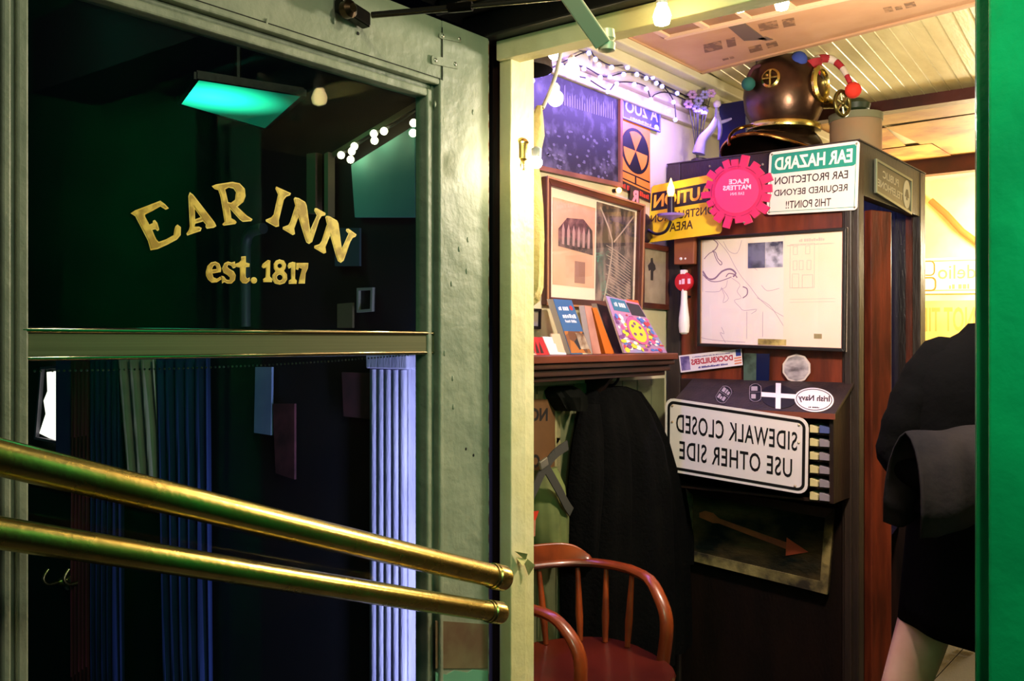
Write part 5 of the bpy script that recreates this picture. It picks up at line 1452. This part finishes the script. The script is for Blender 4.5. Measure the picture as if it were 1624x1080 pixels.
# dark blue box behind helmet and the violet cloth figure at the left end of the roof
c = at_depth(1172, 182, 3.72)
tag(MB().box((c.x - 0.06, c.y - 0.05, TZ), (c.x + 0.05, c.y + 0.05, c.z + 0.04)).build('blue_carton', mat('carton_blue', '#1a1c6a', 0.6)), 'dark blue carton between the helmet and the cloth figure on the booth', 'box')
t = thing('cloth_figure', 'violet lit draped cloth figure standing at the left end of the booth roof', 'figurine', V((at_depth(1120, 245, 3.5).x, at_depth(1120, 245, 3.5).y, TZ)))
M_fig = mat('violet_lit_cloth', '#a49ad0', 0.8, col2='#7c70b8', scale=12)  # violet light is put into the cloth colour
b0 = V(t.location)
T_ = lambda px, py: at_depth(px, py, 3.5)
def limb(pts, rad, m_, nm): MB().tube(smooth_pts([T_(*p) for p in pts], 4), [rad[0] + (rad[1] - rad[0]) * k / (4 * (len(pts) - 1)) for k in range(4 * (len(pts) - 1) + 1)], 12).build(nm, m_, t, smooth=True)
limb([(1138, 186), (1128, 205), (1114, 222), (1108, 244)], (0.010, 0.024), M_fig, 'robe')
limb([(1138, 188), (1142, 205), (1140, 222)], (0.012, 0.005), M_fig, 'robe_fold')
limb([(1136, 170), (1137, 180), (1138, 190)], (0.004, 0.012), M_fig, 'neck')
MB().ball(T_(1137, 165), 0.014, 12).build('head', mat('figure_head', '#c8b8dc', 0.7), t, smooth=True)
limb([(1138, 195), (1150, 192), (1160, 188)], (0.008, 0.004), M_fig, 'arm')
MB().lathe(V((T_(1109, 240).x, T_(1109, 240).y, TZ)), (0, 0, 1), [(0.03, 0), (0.03, 0.008), (0.02, 0.012)], 16).build('base', M_darkwood, t)
# paper flowers
t = thing('paper_flowers', 'bunch of pale violet paper flowers at the left end of the booth roof', 'flowers', V((at_depth(1106, 250, 3.52).x, at_depth(1106, 250, 3.52).y, TZ)))
stem_top = [(1098, 150), (1108, 160), (1118, 150), (1128, 148), (1105, 172), (1116, 175), (1092, 165)]
rs = random.Random(8)
for k_, p in enumerate(stem_top):
    e = at_depth(*p, 3.5)
    MB().tube([V(t.location), V(t.location).lerp(e, 0.5) + V((0, 0, 0.02)), e], 0.002, 6).build('stem', M_black, t)
    mb = MB()
    for i in range(6):
        a = 2 * PI * i / 6
        mb.ball(e + RIGHT * (0.011 * math.cos(a)) + V((0, 0, 0.011 * math.sin(a))), 0.0085, 8, (1, 1, 0.8))
    mb.build('blossom', mat('blossom_violet', '#8f86c8', 0.8) if k_ % 3 else mat('blossom_pink', '#b08ac0', 0.8), t, smooth=True)
# green stepped corbel at the end of the moulding
t = struct('trim_5')
for k_ in range(5):
    a = WP.at(1120 + k_ * 9, 140 + k_ * 7, 0.11); b = WP.at(1150 + k_ * 4, 178 + k_ * 3, 0.09)
for k_ in range(5):
    z0 = 2.46 - k_ * 0.045
    MB().box((XW + 0.01, 3.95 - 0.03 * k_, z0 - 0.04), (XW + 0.20 - k_ * 0.03, 4.04, z0)).build('corbel_step', mat('corbel_green', '#8d9458', 0.5, col2='#7a8148', scale=8), t, bevel=0.006)

# ================================================================= ceiling: stained cardboard sheet with printed marks
CZ = 2.490
cp = PZ(CZ)
pA = cp.at(1110, 115); pB = cp.at(1575, -2)
xl = pA.x
MB().prism([(xl, 1.56, CZ), pA, pB, (pB.x + 0.2, 1.56, CZ)], (0, 0, 0.012)).build('ceiling_sheet', mat('stained_cardboard', '#c79a70', 0.75, col2='#b98a60', scale=5, bump=0.1), cl)
m = MB(); m.bar(pA, pB, 0.02, 0.012, (0, 1, 0)); m.bar((xl, 1.56, CZ), pA, 0.02, 0.012, (1, 0, 0)); m.build('sheet_batten', mat('batten_tan', '#b98f68', 0.6), cl)
def cq(px): return Quad(cp, px)
m = MB()
ql = cq([(1150, 38), (1178, 34), (1216, 62), (1180, 64)]); ql.slab(0.002).build('printed_patch', mat('print_grey_brown', '#6a5648', 0.7), cl)
cq([(1200, 60), (1215, 58), (1226, 62), (1214, 64)]).slab(0.002).build('printed_patch', mat('print_grey_brown', '#6a5648', 0.7), cl)
M_stain = mat('faint_print', '#7a583c', 0.75, col2='#a87c54', scale=40, contrast=(0.5, 0.6))
for pxs, tx in (([(1115, 70), (1165, 58), (1168, 72), (1118, 84)], 'HANDLE'), ([(1185, 72), (1240, 58), (1246, 70), (1190, 84)], 'WITH CARE'), ([(1200, 34), (1258, 22), (1262, 40), (1206, 50)], 'No 26'), ([(1144, 92), (1165, 87), (1168, 91), (1147, 96)], 'BK'), ([(1400, 12), (1450, 2), (1454, 10), (1404, 20)], 'FRAGILE')):
    cq(pxs).scribble(0, 1, 0, 1, 0.0005, None, len(tx)).build('faint_print', M_stain, cl)
# ribbed lattice near the doorway
for x in (-1.50, -1.36, -1.22, -1.08, -0.94, -0.80, -0.66, -0.52):
    MB().box((x, 1.9, CZ - 0.010), (x + 0.020, 2.72 + 0.02, CZ)).build('lattice_strip', mat('lattice_tan', '#dcb890', 0.6), cl)
for y in (1.90, 2.18, 2.45, 2.72):
    MB().box((-1.50, y, CZ - 0.012), (-0.50, y + 0.020, CZ - 0.0005)).build('lattice_strip', mat('lattice_tan', '#dcb890', 0.6), cl)
MB().box((-1.49, 1.9, CZ - 0.002), (-0.51, 2.73, CZ - 0.0004)).build('lattice_ground', mat('lattice_ground', '#9c7450', 0.75, col2='#87613f', scale=8), cl)
for i_, (px, py) in enumerate(((1050, 22), (1172, 5), (1240, 2))):
    c = at_depth(px, py, 1.95 if i_ else 1.52)
    lab = ['glaring warm bulb just under the doorway head, leftmost of three', 'glaring warm bulb under the ceiling at the top edge, middle of three', 'glaring warm bulb under the ceiling at the top edge, rightmost of three'][i_]
    t = thing('ceiling_bulb', lab, 'lamp', c, 'bulbs under the doorway ceiling')
    MB().lathe(c, (0, 0, 1), [(0.002, -0.020), (0.012, -0.016), (0.015, -0.004), (0.011, 0.008), (0.007, 0.016)], 16).build('bulb', M_bulbwarm, t, smooth=True)
    MB().lathe(c + V((0, 0, 0.016)), (0, 0, 1), [(0.009, 0), (0.010, 0.018), (0.004, 0.022)], 12).build('socket', M_white, t)
    MB().tube([c + V((0, 0, 0.037)), (c.x, c.y, CZ - 0.013 if i_ else 2.118)], 0.0025, 6).build('cord', M_white, t)

# ================================================================= far end of the bar room
BP = PY(6.35)
t = thing('enamel_sign', 'long pale enamel sign high on the glowing back wall', 'sign', BP.at(1500, 464))
q = Quad(BP, [(1436, 411), (1640, 405), (1640, 464), (1436, 466)])
q.slab(0.012, 0.03).build('panel', mat('enamel_cream', '#f4e6bc', 0.5), t)
m = MB(); rounded_ring(q, 0.015, 0.008, 0.03, 0.0125, m); q.text('delio', 0.27, 0.57, 0.40, 0.80, 0.0125, mb=m, bold=0.01); q.scribble(0.36, 0.52, 0.12, 0.26, 0.0125, m)
m.build('lettering', mat('faded_ochre', '#c09a50', 0.6), t)
rounded_ring(Quad(BP, [(1449, 414), (1484, 413), (1484, 438), (1449, 437)]), 0, 0.008, 0.03, 0.014, MB()).build('ornament', mat('ornament_brown', '#8a5a20', 0.6), t)
rounded_ring(Quad(BP, [(1450, 440), (1486, 439), (1486, 462), (1450, 462)]), 0, 0.010, 0.03, 0.014, MB()).build('ornament', mat('ornament_brown', '#8a5a20', 0.6), t)
t = thing('pier_board', 'large yellowed board with faded letters NOT TIE and PIER on the back wall', 'sign', BP.at(1520, 605))
q = Quad(BP, [(1425, 478), (1690, 474), (1690, 606), (1425, 606)])
q.slab(0.015).build('board', mat('pier_board_yellow', '#e2bc68', 0.7, col2='#c99b48', scale=3), t)
m = MB(); q.text('NOT TIE U', 0.07, 0.485, 0.62, 0.92, 0.0155, mb=m, bold=0.02); q.text('PIER', 0.07, 0.27, 0.22, 0.52, 0.0155, mb=m, bold=0.02)
m.build('lettering', mat('faded_board_letter', '#b4813c', 0.7), t)
t = thing('back_shelf', 'narrow cream plate rail running along the back wall between the two signs', 'shelf', (0, 6.3, BP.at(1500, 476).z))
z = BP.at(1500, 474).z
MB().box((-1.2, 6.26, z), (1.7, 6.355, z + 0.02)).build('shelf_board', mat('shelf_cream', '#f0dca0', 0.5), t)
for x in (-0.8, 0.2, 1.2): MB().box((x, 6.30, z - 0.05), (x + 0.03, 6.355, z - 0.0005)).build('shelf_bracket', mat('shelf_cream', '#f0dca0', 0.5), t)
a = BP.at(1476, 318, 0.04); b = BP.at(1560, 392, 0.04)
tag(MB().tube([a, a.lerp(b, 0.3), a.lerp(b, 0.6) + V((0, 0, -0.02)), b], 0.02, 10).build('slanting_pipe', mat('pipe_brown', '#8a5a24', 0.5), smooth=True), 'brown slanting pipe near the ceiling of the back wall', 'pipe')
# bar counter with a few bottles and bowls glimpsed past the booth
t = thing('bar_counter', 'dark bar counter with cream drawer fronts, glimpsed between booth and walking person', 'counter', (0.2, 5.2, 0.004))
KY = 4.95
MB().box((-0.4, KY, 0.01), (1.3, KY + 0.5, 1.06)).build('counter_body', M_darkwood, t)
MB().box((-0.45, KY - 0.04, 1.061), (1.35, KY + 0.54, 1.10)).build('counter_top', M_redwood, t, bevel=0.005)
KP = PY(KY)
M_drw = mat('drawer_cream', '#c9a866', 0.6)
for x_ in range(3):
    for (ya, yb_) in ((806, 826), (838, 844), (850, 858), (864, 882), (896, 914), (922, 948), (960, 1000)):
        xa_ = KP.at(1412, 900).x + x_ * 0.16
        MB().box((xa_, KY - 0.008, KP.at(1425, yb_).z), (xa_ + 0.075, KY - 0.0005, KP.at(1425, ya).z)).build('drawer_front', M_drw, t)
def bottle(px, h, col, lab, r=0.035):
    c = at_depth(px, 600, 4.85); c.z = 1.101
    t = thing('bottle', lab, 'bottle', c, 'bottles on the bar counter')
    MB().lathe(c, (0, 0, 1), [(r, 0), (r, h * 0.6), (r * 0.4, h * 0.75), (r * 0.36, h * 0.96)], 18).build('glass_body', mat('bottle_' + col[1:], col, 0.15), t, smooth=True)
    MB().lathe(c + V((0, 0, h * 0.96)), (0, 0, 1), [(r * 0.42, 0), (r * 0.42, h * 0.06)], 12).build('cap', M_steel, t)
bottle(1441, 0.16, '#2f8a48', 'green bottle on the bar counter just right of the booth')
bottle(1464, 0.24, '#b8622a', 'amber bottle on the bar counter beside the green one')
c = at_depth(1435, 600, 4.72); c.z = 1.101

# ================================================================= captain's chairs
def chair(label, C, phi, fw, SH, AH, hw=0.22):
    """C: seat centre in metres right of / ahead of the eye; phi turns the back"""
    o3 = RIGHT * C[0] + FWD * C[1]
    r_ = RIGHT * math.cos(phi) + FWD * math.sin(phi); bk = -RIGHT * math.sin(phi) + FWD * math.cos(phi)
    base = V((o3.x, o3.y, 0.005))
    t = thing('captains_chair', label, 'chair', base)
    P = lambda x, y, z: base + r_ * x + bk * y + V((0, 0, z - 0.005))
    M_ch = mat('chair_orange_brown', '#9c4218', 0.3, col2='#6a2a10', scale=5, stretch=(2, 2, 2), coat=0.3)
    pts = []
    for a in range(0, 361, 12):
        aa = math.radians(a)
        x = hw * 0.98 * math.copysign(abs(math.cos(aa)) ** 0.7, math.cos(aa)); y = 0.23 * math.copysign(abs(math.sin(aa)) ** 0.7, math.sin(aa))
        pts.append((x, y - 0.0))
    rows = []
    for z, s in ((SH - 0.038, 0.90), (SH - 0.03, 0.97), (SH - 0.008, 1.0), (SH, 0.985), (SH - 0.004, 0.90), (SH - 0.012, 0.6), (SH - 0.014, 0.01)):
        rows.append([P(x * s, y * s, z) for x, y in pts])
    mb = MB().grid(rows); mb.f.append(tuple(range(len(pts) - 1)))
    mb.build('seat', mat('seat_red_brown', '#5f1f12', 0.3, col2='#47160d', scale=4, coat=0.3), t, smooth=True)
    bow = []
    for a in range(-0, 181, 6):
        aa = math.radians(a)
        bow.append((hw * math.copysign(abs(math.cos(aa)) ** 0.75, math.cos(aa)), 0.25 * abs(math.sin(aa)) ** 0.75, AH + 0.010 * math.sin(aa)))
    full = [(hw * 0.97, -fw, SH - 0.02), (hw * 1.0, -fw - 0.008, SH + 0.06), (hw * 1.02, -fw + 0.0, SH + 0.115), (hw * 1.02, -fw + 0.03, SH + 0.158), (hw * 1.01, -fw + 0.08, AH - 0.008)]
    full = full + [b for b in bow if b[1] > -fw + 0.13] + [(-x, y, z) for x, y, z in reversed(full)]
    path = smooth_pts([P(*p) for p in full], 3)
    mb = MB()
    # flat, wide bent rail
    n = 12; k0 = 0; rings = []
    cc = P(0, 0.0, AH)
    for i, p in enumerate(path):
        tg = (path[min(i + 1, len(path) - 1)] - path[max(i - 1, 0)]).normalized()
        up = V((0, 0, 1)) - tg * tg.z
        out = V((p.x - cc.x, p.y - cc.y, 0)); out = out - tg * out.dot(tg)
        out.normalize(); w = tg.cross(out).normalized()
        rings.append([p + out * (0.020 * math.cos(2 * PI * k / n)) + w * (0.013 * math.sin(2 * PI * k / n)) for k in range(n)])
    for rg in rings: mb.v += rg
    for i in range(len(rings) - 1):
        for k in range(n):
            a = i * n; mb.f.append((a + k, a + (k + 1) % n, a + n + (k + 1) % n, a + n + k))
    mb.f.append(tuple(range(n - 1, -1, -1))); mb.f.append(tuple((len(rings) - 1) * n + k for k in range(n)))
    mb.build('arm_bow', M_ch, t, smooth=True)
    # crest
    rows = []
    for j in range(11):
        f = j / 10
        row = []
        for i in range(25):
            g = -1 + 2 * i / 24; aa = PI / 2 + g * 0.62
            x = (hw) * math.copysign(abs(math.cos(aa)) ** 0.75, math.cos(aa)); y = 0.25 * abs(math.sin(aa)) ** 0.75 + 0.012 * f
            hgt = 0.06 * (1 - abs(g) ** 3.2) ** 0.8
            row.append(P(x, y, AH + 0.008 + hgt * f))
        rows.append(row)
    o = MB().grid(rows).build('crest', M_ch, t, smooth=True)
    md = o.modifiers.new('thickness', 'SOLIDIFY'); md.thickness = 0.024; md.offset = 0
    # spindles
    for a in (18, 42, 66, 90, 114, 138, 162):
        aa = math.radians(a)
        x = hw * math.copysign(abs(math.cos(aa)) ** 0.75, math.cos(aa)); y = 0.25 * abs(math.sin(aa)) ** 0.75
        top = P(x, y, AH - 0.008); bot = P(x * 0.88, y * 0.82, SH - 0.004)
        MB().tube([bot, bot.lerp(top, 0.35), bot.lerp(top, 0.75), top], [0.008, 0.0115, 0.0085, 0.007], 12).build('spindle', M_ch, t, smooth=True)
    for sx in (-1, 1):
        for sy in (-1, 1):
            a = P(sx * 0.14, sy * 0.14, SH - 0.03); b = P(sx * 0.20, sy * 0.19, 0.006)
            MB().tube([a, a.lerp(b, 0.25), a.lerp(b, 0.5), a.lerp(b, 0.8), b], [0.013, 0.020, 0.022, 0.015, 0.012], 14).build('leg', M_ch, t, smooth=True)
    for sx in (-1, 1):
        MB().tube([P(sx * 0.185, -0.172, 0.22), P(sx * 0.185, 0.172, 0.22)], 0.009, 10).build('stretcher', M_ch, t, smooth=True)
    MB().tube([P(-0.185, 0.0, 0.22), P(0.185, 0.0, 0.22)], 0.009, 10).build('stretcher', M_ch, t, smooth=True)
    return t
chair('orange-brown spindle back armchair in front of the black coat', (0.185, 2.55), math.radians(25), 0.05, 0.625, 0.832, 0.236)
chair('orange-brown armchair closest to the doorpost, only its curved arm showing', (-0.004, 2.212), math.radians(50), 0.05, 0.61, 0.81, 0.2)

# ================================================================= walking person at the right edge
org = RIGHT * (690.0 / F * 2.45) + FWD * 2.45
org = V((org.x, org.y, 0.005))
def B(x, y, z): return org + RIGHT * x + FWD * y + V((0, 0, z))
def body(name, joints, edges, root, m, parent, sub=2, **kw):
    names = list(joints)
    base = root_loc(parent)
    me = bpy.data.meshes.new(name)
    me.from_pydata([tuple(B(*joints[n][0]) - base) for n in names], [(names.index(a), names.index(b)) for a, b in edges], [])
    o = bpy.data.objects.new(name, me); COL.objects.link(o); o.parent = parent
    o.modifiers.new('skin', 'SKIN')
    for i, n in enumerate(names):
        r = joints[n][1]; r = r if isinstance(r, tuple) else (r, r)
        me.skin_vertices[0].data[i].radius = r
        me.skin_vertices[0].data[i].use_root = (n == root)
    s = o.modifiers.new('subdiv', 'SUBSURF'); s.levels = sub; s.render_levels = sub
    me.materials.append(m)
    # bake so that the mesh is plain geometry
    dg = bpy.context.evaluated_depsgraph_get(); dg.update()
    nm = bpy.data.meshes.new_from_object(o.evaluated_get(dg))
    o.modifiers.clear(); o.data = nm
    nm.polygons.foreach_set('use_smooth', [True] * len(nm.polygons))
    if not nm.materials: nm.materials.append(m)
    else: nm.materials[0] = m
    bpy.data.meshes.remove(me)
    return o
per = thing('person', 'person in black jacket and skirt walking past the booth, head hidden behind green jamb', 'person', org)
M_skin = mat('skin', '#f0c4b2', 0.55, col2='#d49c88', scale=6)
J = {
    'pelvis': ((0.045, 0.0, 0.95), (0.115, 0.10)), 'waist': ((0.04, 0.0, 1.08), (0.10, 0.09)), 'chest': ((0.06, 0.0, 1.28), (0.12, 0.09)),
    'neckbase': ((0.120, -0.01, 1.45), (0.07, 0.06)), 'neck': ((0.185, -0.02, 1.53), (0.05, 0.05)), 'jaw': ((0.205, -0.035, 1.585), (0.062, 0.066)), 'skull': ((0.210, -0.025, 1.66), (0.078, 0.088)), 'crown': ((0.212, -0.015, 1.72), (0.055, 0.06)),
    'shL': ((0.0, 0.03, 1.43), (0.045, 0.045)), 'elL': ((-0.11, 0.01, 1.22), (0.04, 0.04)), 'wrL': ((-0.03, -0.14, 1.14), (0.026, 0.026)), 'haL': ((0.02, -0.19, 1.13), (0.034, 0.018)),
    'shR': ((0.25, -0.03, 1.43), (0.055, 0.055)), 'elR': ((0.33, -0.06, 1.17), (0.04, 0.04)), 'wrR': ((0.27, -0.22, 1.05), (0.026, 0.026)), 'haR': ((0.23, -0.27, 1.03), (0.034, 0.018)),
    'hipL': ((-0.01, 0.02, 0.86), (0.075, 0.085)), 'knL': ((-0.115, 0.04, 0.52), (0.056, 0.058)), 'caL': ((-0.15, 0.10, 0.36), (0.052, 0.054)), 'anL': ((-0.17, 0.20, 0.12), (0.034, 0.034)), 'ftL': ((-0.15, 0.13, 0.04), (0.038, 0.03)), 'toL': ((-0.12, 0.06, 0.022), (0.03, 0.02)),
    'hipR': ((0.10, -0.02, 0.86), (0.075, 0.085)), 'knR': ((0.14, -0.12, 0.50), (0.056, 0.058)), 'caR': ((0.145, -0.13, 0.36), (0.052, 0.054)), 'anR': ((0.15, -0.12, 0.10), (0.034, 0.034)), 'ftR': ((0.16, -0.20, 0.035), (0.038, 0.03)), 'toR': ((0.17, -0.28, 0.022), (0.03, 0.02)),
}
E_ = [('pelvis', 'waist'), ('waist', 'chest'), ('chest', 'neckbase'), ('neckbase', 'neck'), ('neck', 'jaw'), ('jaw', 'skull'), ('skull', 'crown'), ('chest', 'shL'), ('shL', 'elL'), ('elL', 'wrL'), ('wrL', 'haL'), ('chest', 'shR'), ('shR', 'elR'), ('elR', 'wrR'), ('wrR', 'haR'),
      ('pelvis', 'hipL'), ('hipL', 'knL'), ('knL', 'caL'), ('caL', 'anL'), ('anL', 'ftL'), ('ftL', 'toL'), ('pelvis', 'hipR'), ('hipR', 'knR'), ('knR', 'caR'), ('caR', 'anR'), ('anR', 'ftR'), ('ftR', 'toR')]
for side, hx in (('L', ((0.02, -0.19, 1.13), (0.75, -0.62, -0.1))), ('R', ((0.23, -0.27, 1.03), (-0.6, -0.75, -0.2)))):
    (hx0, dv) = hx; dv = V(dv).normalized(); sd = dv.cross(V((0, 0, 1))).normalized(); up = V((0, 0, 1))
    for f in range(5):
        o_ = (f - 1.5) * 0.017
        L1 = (0.045, 0.05, 0.046, 0.036, 0.03)[f]
        if f < 4:
            a = V(hx0) + dv * 0.03 + up * o_; b = a + dv * L1 * 0.7; c = b + dv * L1 * 0.4 - sd * 0.02
        else:
            a = V(hx0) + up * 0.028; b = a + dv * 0.02 + up * 0.022; c = b + dv * 0.03 + up * 0.004
        for nm_, p_, r in (('a', a, 0.0095), ('b', b, 0.0088), ('c', c, 0.0075)): J['%s%d%s' % (side, f, nm_)] = (tuple(p_), r)
        E_ += [('ha' + side, '%s%da' % (side, f)), ('%s%da' % (side, f), '%s%db' % (side, f)), ('%s%db' % (side, f), '%s%dc' % (side, f))]
body('body', J, E_, 'pelvis', M_skin, per)
# face pieces on the far-right-turned head
hd_ = V(J['skull'][0]); fdir = V((0.75, -0.66, 0)).normalized(); fs_ = V((0.66, 0.75, 0))
P3 = lambda v: B(*v)
for s in (-1, 1):
    MB().ball(P3(hd_ + fdir * 0.080 + fs_ * (0.030 * s) - V((0, 0, 0.02))), 0.010, 10).build('eye', mat('eye_white', '#e8e4dc', 0.3), per, smooth=True)
MB().lathe(P3(hd_ + fdir * 0.078 - V((0, 0, 0.052))), RIGHT * fdir.x + FWD * fdir.y, [(0.013, 0), (0.010, 0.014), (0.002, 0.022)], 10).build('nose', M_skin, per, smooth=True)
MB().ball(P3(hd_ + fdir * 0.074 - V((0, 0, 0.085))), 0.018, 10, (1, 1, 0.35)).build('mouth', mat('lips', '#a04a48', 0.5), per, smooth=True)
# hair: shell and a fall over the near shoulder
M_hair = mat('light_hair', '#c9a488', 0.55, col2='#a07a5e', scale=20, stretch=(6, 6, 1))
hr = {'top': ((0.205, 0.01, 1.755), (0.07, 0.08)), 'back': ((0.185, 0.05, 1.68), (0.09, 0.085)), 'low': ((0.165, 0.03, 1.58), (0.05, 0.06)), 'end': ((0.080, -0.05, 1.575), (0.034, 0.04)), 'tip': ((0.050, -0.075, 1.535), (0.018, 0.022))}
body('hair', hr, [('top', 'back'), ('back', 'low'), ('low', 'end'), ('end', 'tip')], 'back', M_hair, per)
# jacket
M_jk = mat('black_jacket', '#040405', 0.95, spec=0.06, col2='#060608', scale=10, bump=0.3)
secs = [(1.06, 0.04, 0.158, 0.130), (1.12, 0.04, 0.150, 0.122), (1.22, 0.05, 0.160, 0.125), (1.32, 0.07, 0.175, 0.125), (1.40, 0.09, 0.178, 0.115), (1.455, 0.10, 0.160, 0.098), (1.49, 0.11, 0.120, 0.082), (1.515, 0.12, 0.080, 0.070), (1.54, 0.13, 0.066, 0.062)]
rows = []
for z, cx, rx, ry in secs:
    rows.append([B(cx + rx * math.copysign(abs(math.cos(a)) ** 0.85, math.cos(a)) + 0.003 * math.sin(5 * a + z * 20), ry * math.sin(a) + 0.004 * math.sin(7 * a + z * 30), z) for a in [2 * PI * i / 48 for i in range(49)]])
jm = MB().grid(rows)
for pts, rad in (([(0.05, 0.02, 1.44), (0.0, 0.02, 1.435), (-0.055, 0.018, 1.36), (-0.095, 0.01, 1.28), (-0.118, 0.005, 1.20), (-0.095, -0.06, 1.165), (-0.055, -0.11, 1.15)], [0.05, 0.072, 0.070, 0.064, 0.058, 0.050, 0.042]),
                 ([(0.16, -0.02, 1.44), (0.22, -0.03, 1.435), (0.27, -0.04, 1.36), (0.33, -0.06, 1.18), (0.285, -0.19, 1.07)], [0.05, 0.07, 0.068, 0.056, 0.042])):
    sp_ = smooth_pts([B(*p) for p in pts], 5)
    rr = [rad[min(int(i / 5), len(rad) - 1)] * (1 - (i % 5) / 5) + rad[min(int(i / 5) + 1, len(rad) - 1)] * ((i % 5) / 5) + 0.0025 * math.sin(i * 1.7) for i in range(len(sp_))]
    jm.tube(sp_, rr, 24)
jm.build('jacket', M_jk, per, smooth=True)
# skirt with soft folds
rows = []
for j in range(9):
    f = j / 8
    z = 1.12 - f * 0.385
    row = []
    for i in range(49):
        a = 2 * PI * i / 48
        rx = 0.132 + 0.022 * f + 0.006 * f * math.sin(7 * a); ry = 0.12 + 0.055 * f + 0.006 * f * math.sin(7 * a)
        row.append(B(0.045 + rx * math.cos(a), ry * math.sin(a), z - 0.03 * f * math.cos(a + 0.2)))
    rows.append(row)
o = MB().grid(rows).build('skirt', mat('black_skirt', '#040405', 0.85, spec=0.06, bump=0.2), per, smooth=True)
md = o.modifiers.new('thickness', 'SOLIDIFY'); md.thickness = 0.004
for s_, an, tt_ in (('L', (-0.17, 0.20, 0.0), (-0.11, 0.02, 0.0)), ('R', (0.15, -0.12, 0.0), (0.17, -0.30, 0.0))):
    a = V(an); b = V(tt_); d_ = (b - a).normalized(); mb = MB()
    pts = [a - d_ * 0.03 + V((0, 0, 0.05)), a + V((0, 0, 0.045)), a.lerp(b, 0.4) + V((0, 0, 0.04)), a.lerp(b, 0.8) + V((0, 0, 0.032)), b + d_ * 0.01 + V((0, 0, 0.026))]
    mb.tube([B(*p) for p in pts], [0.028, 0.044, 0.046, 0.042, 0.022], 16)
    mb.build('shoe', M_black, per, smooth=True)
# grey-brown bundle of cloth carried on the near forearm
bd = thing('folded_scarf', 'grey-brown folded scarf draped over the walking person\'s forearm', 'scarf', B(-0.02, -0.2, 1.02))
rows = []
for j in range(13):
    f = j / 12
    row = []
    for i in range(31):
        g = i / 30
        x = -0.165 + g * 0.26
        top = 1.215 + 0.02 * math.sin(g * 3)
        drop = (0.20 - 0.10 * abs(g - 0.15)) * 1.0
        a = PI * f
        z = top + 0.05 * math.sin(a) - (abs(f - 0.5) * 2) ** 1.5 * drop + 0.006 * math.sin(9 * g + 3 * f)
        y = -0.13 - 0.10 * math.cos(a) * (1.0) + 0.010 * math.sin(14 * g + 2 * f)
        row.append(B(x + 0.01 * math.sin(5 * f), y, z))
    rows.append(row)
o = MB().grid(rows).build('scarf_cloth', mat('grey_brown_cloth', '#262224', 0.85, spec=0.1, col2='#141318', scale=6, bump=0.2), bd, smooth=True)
md = o.modifiers.new('thickness', 'SOLIDIFY'); md.thickness = 0.006
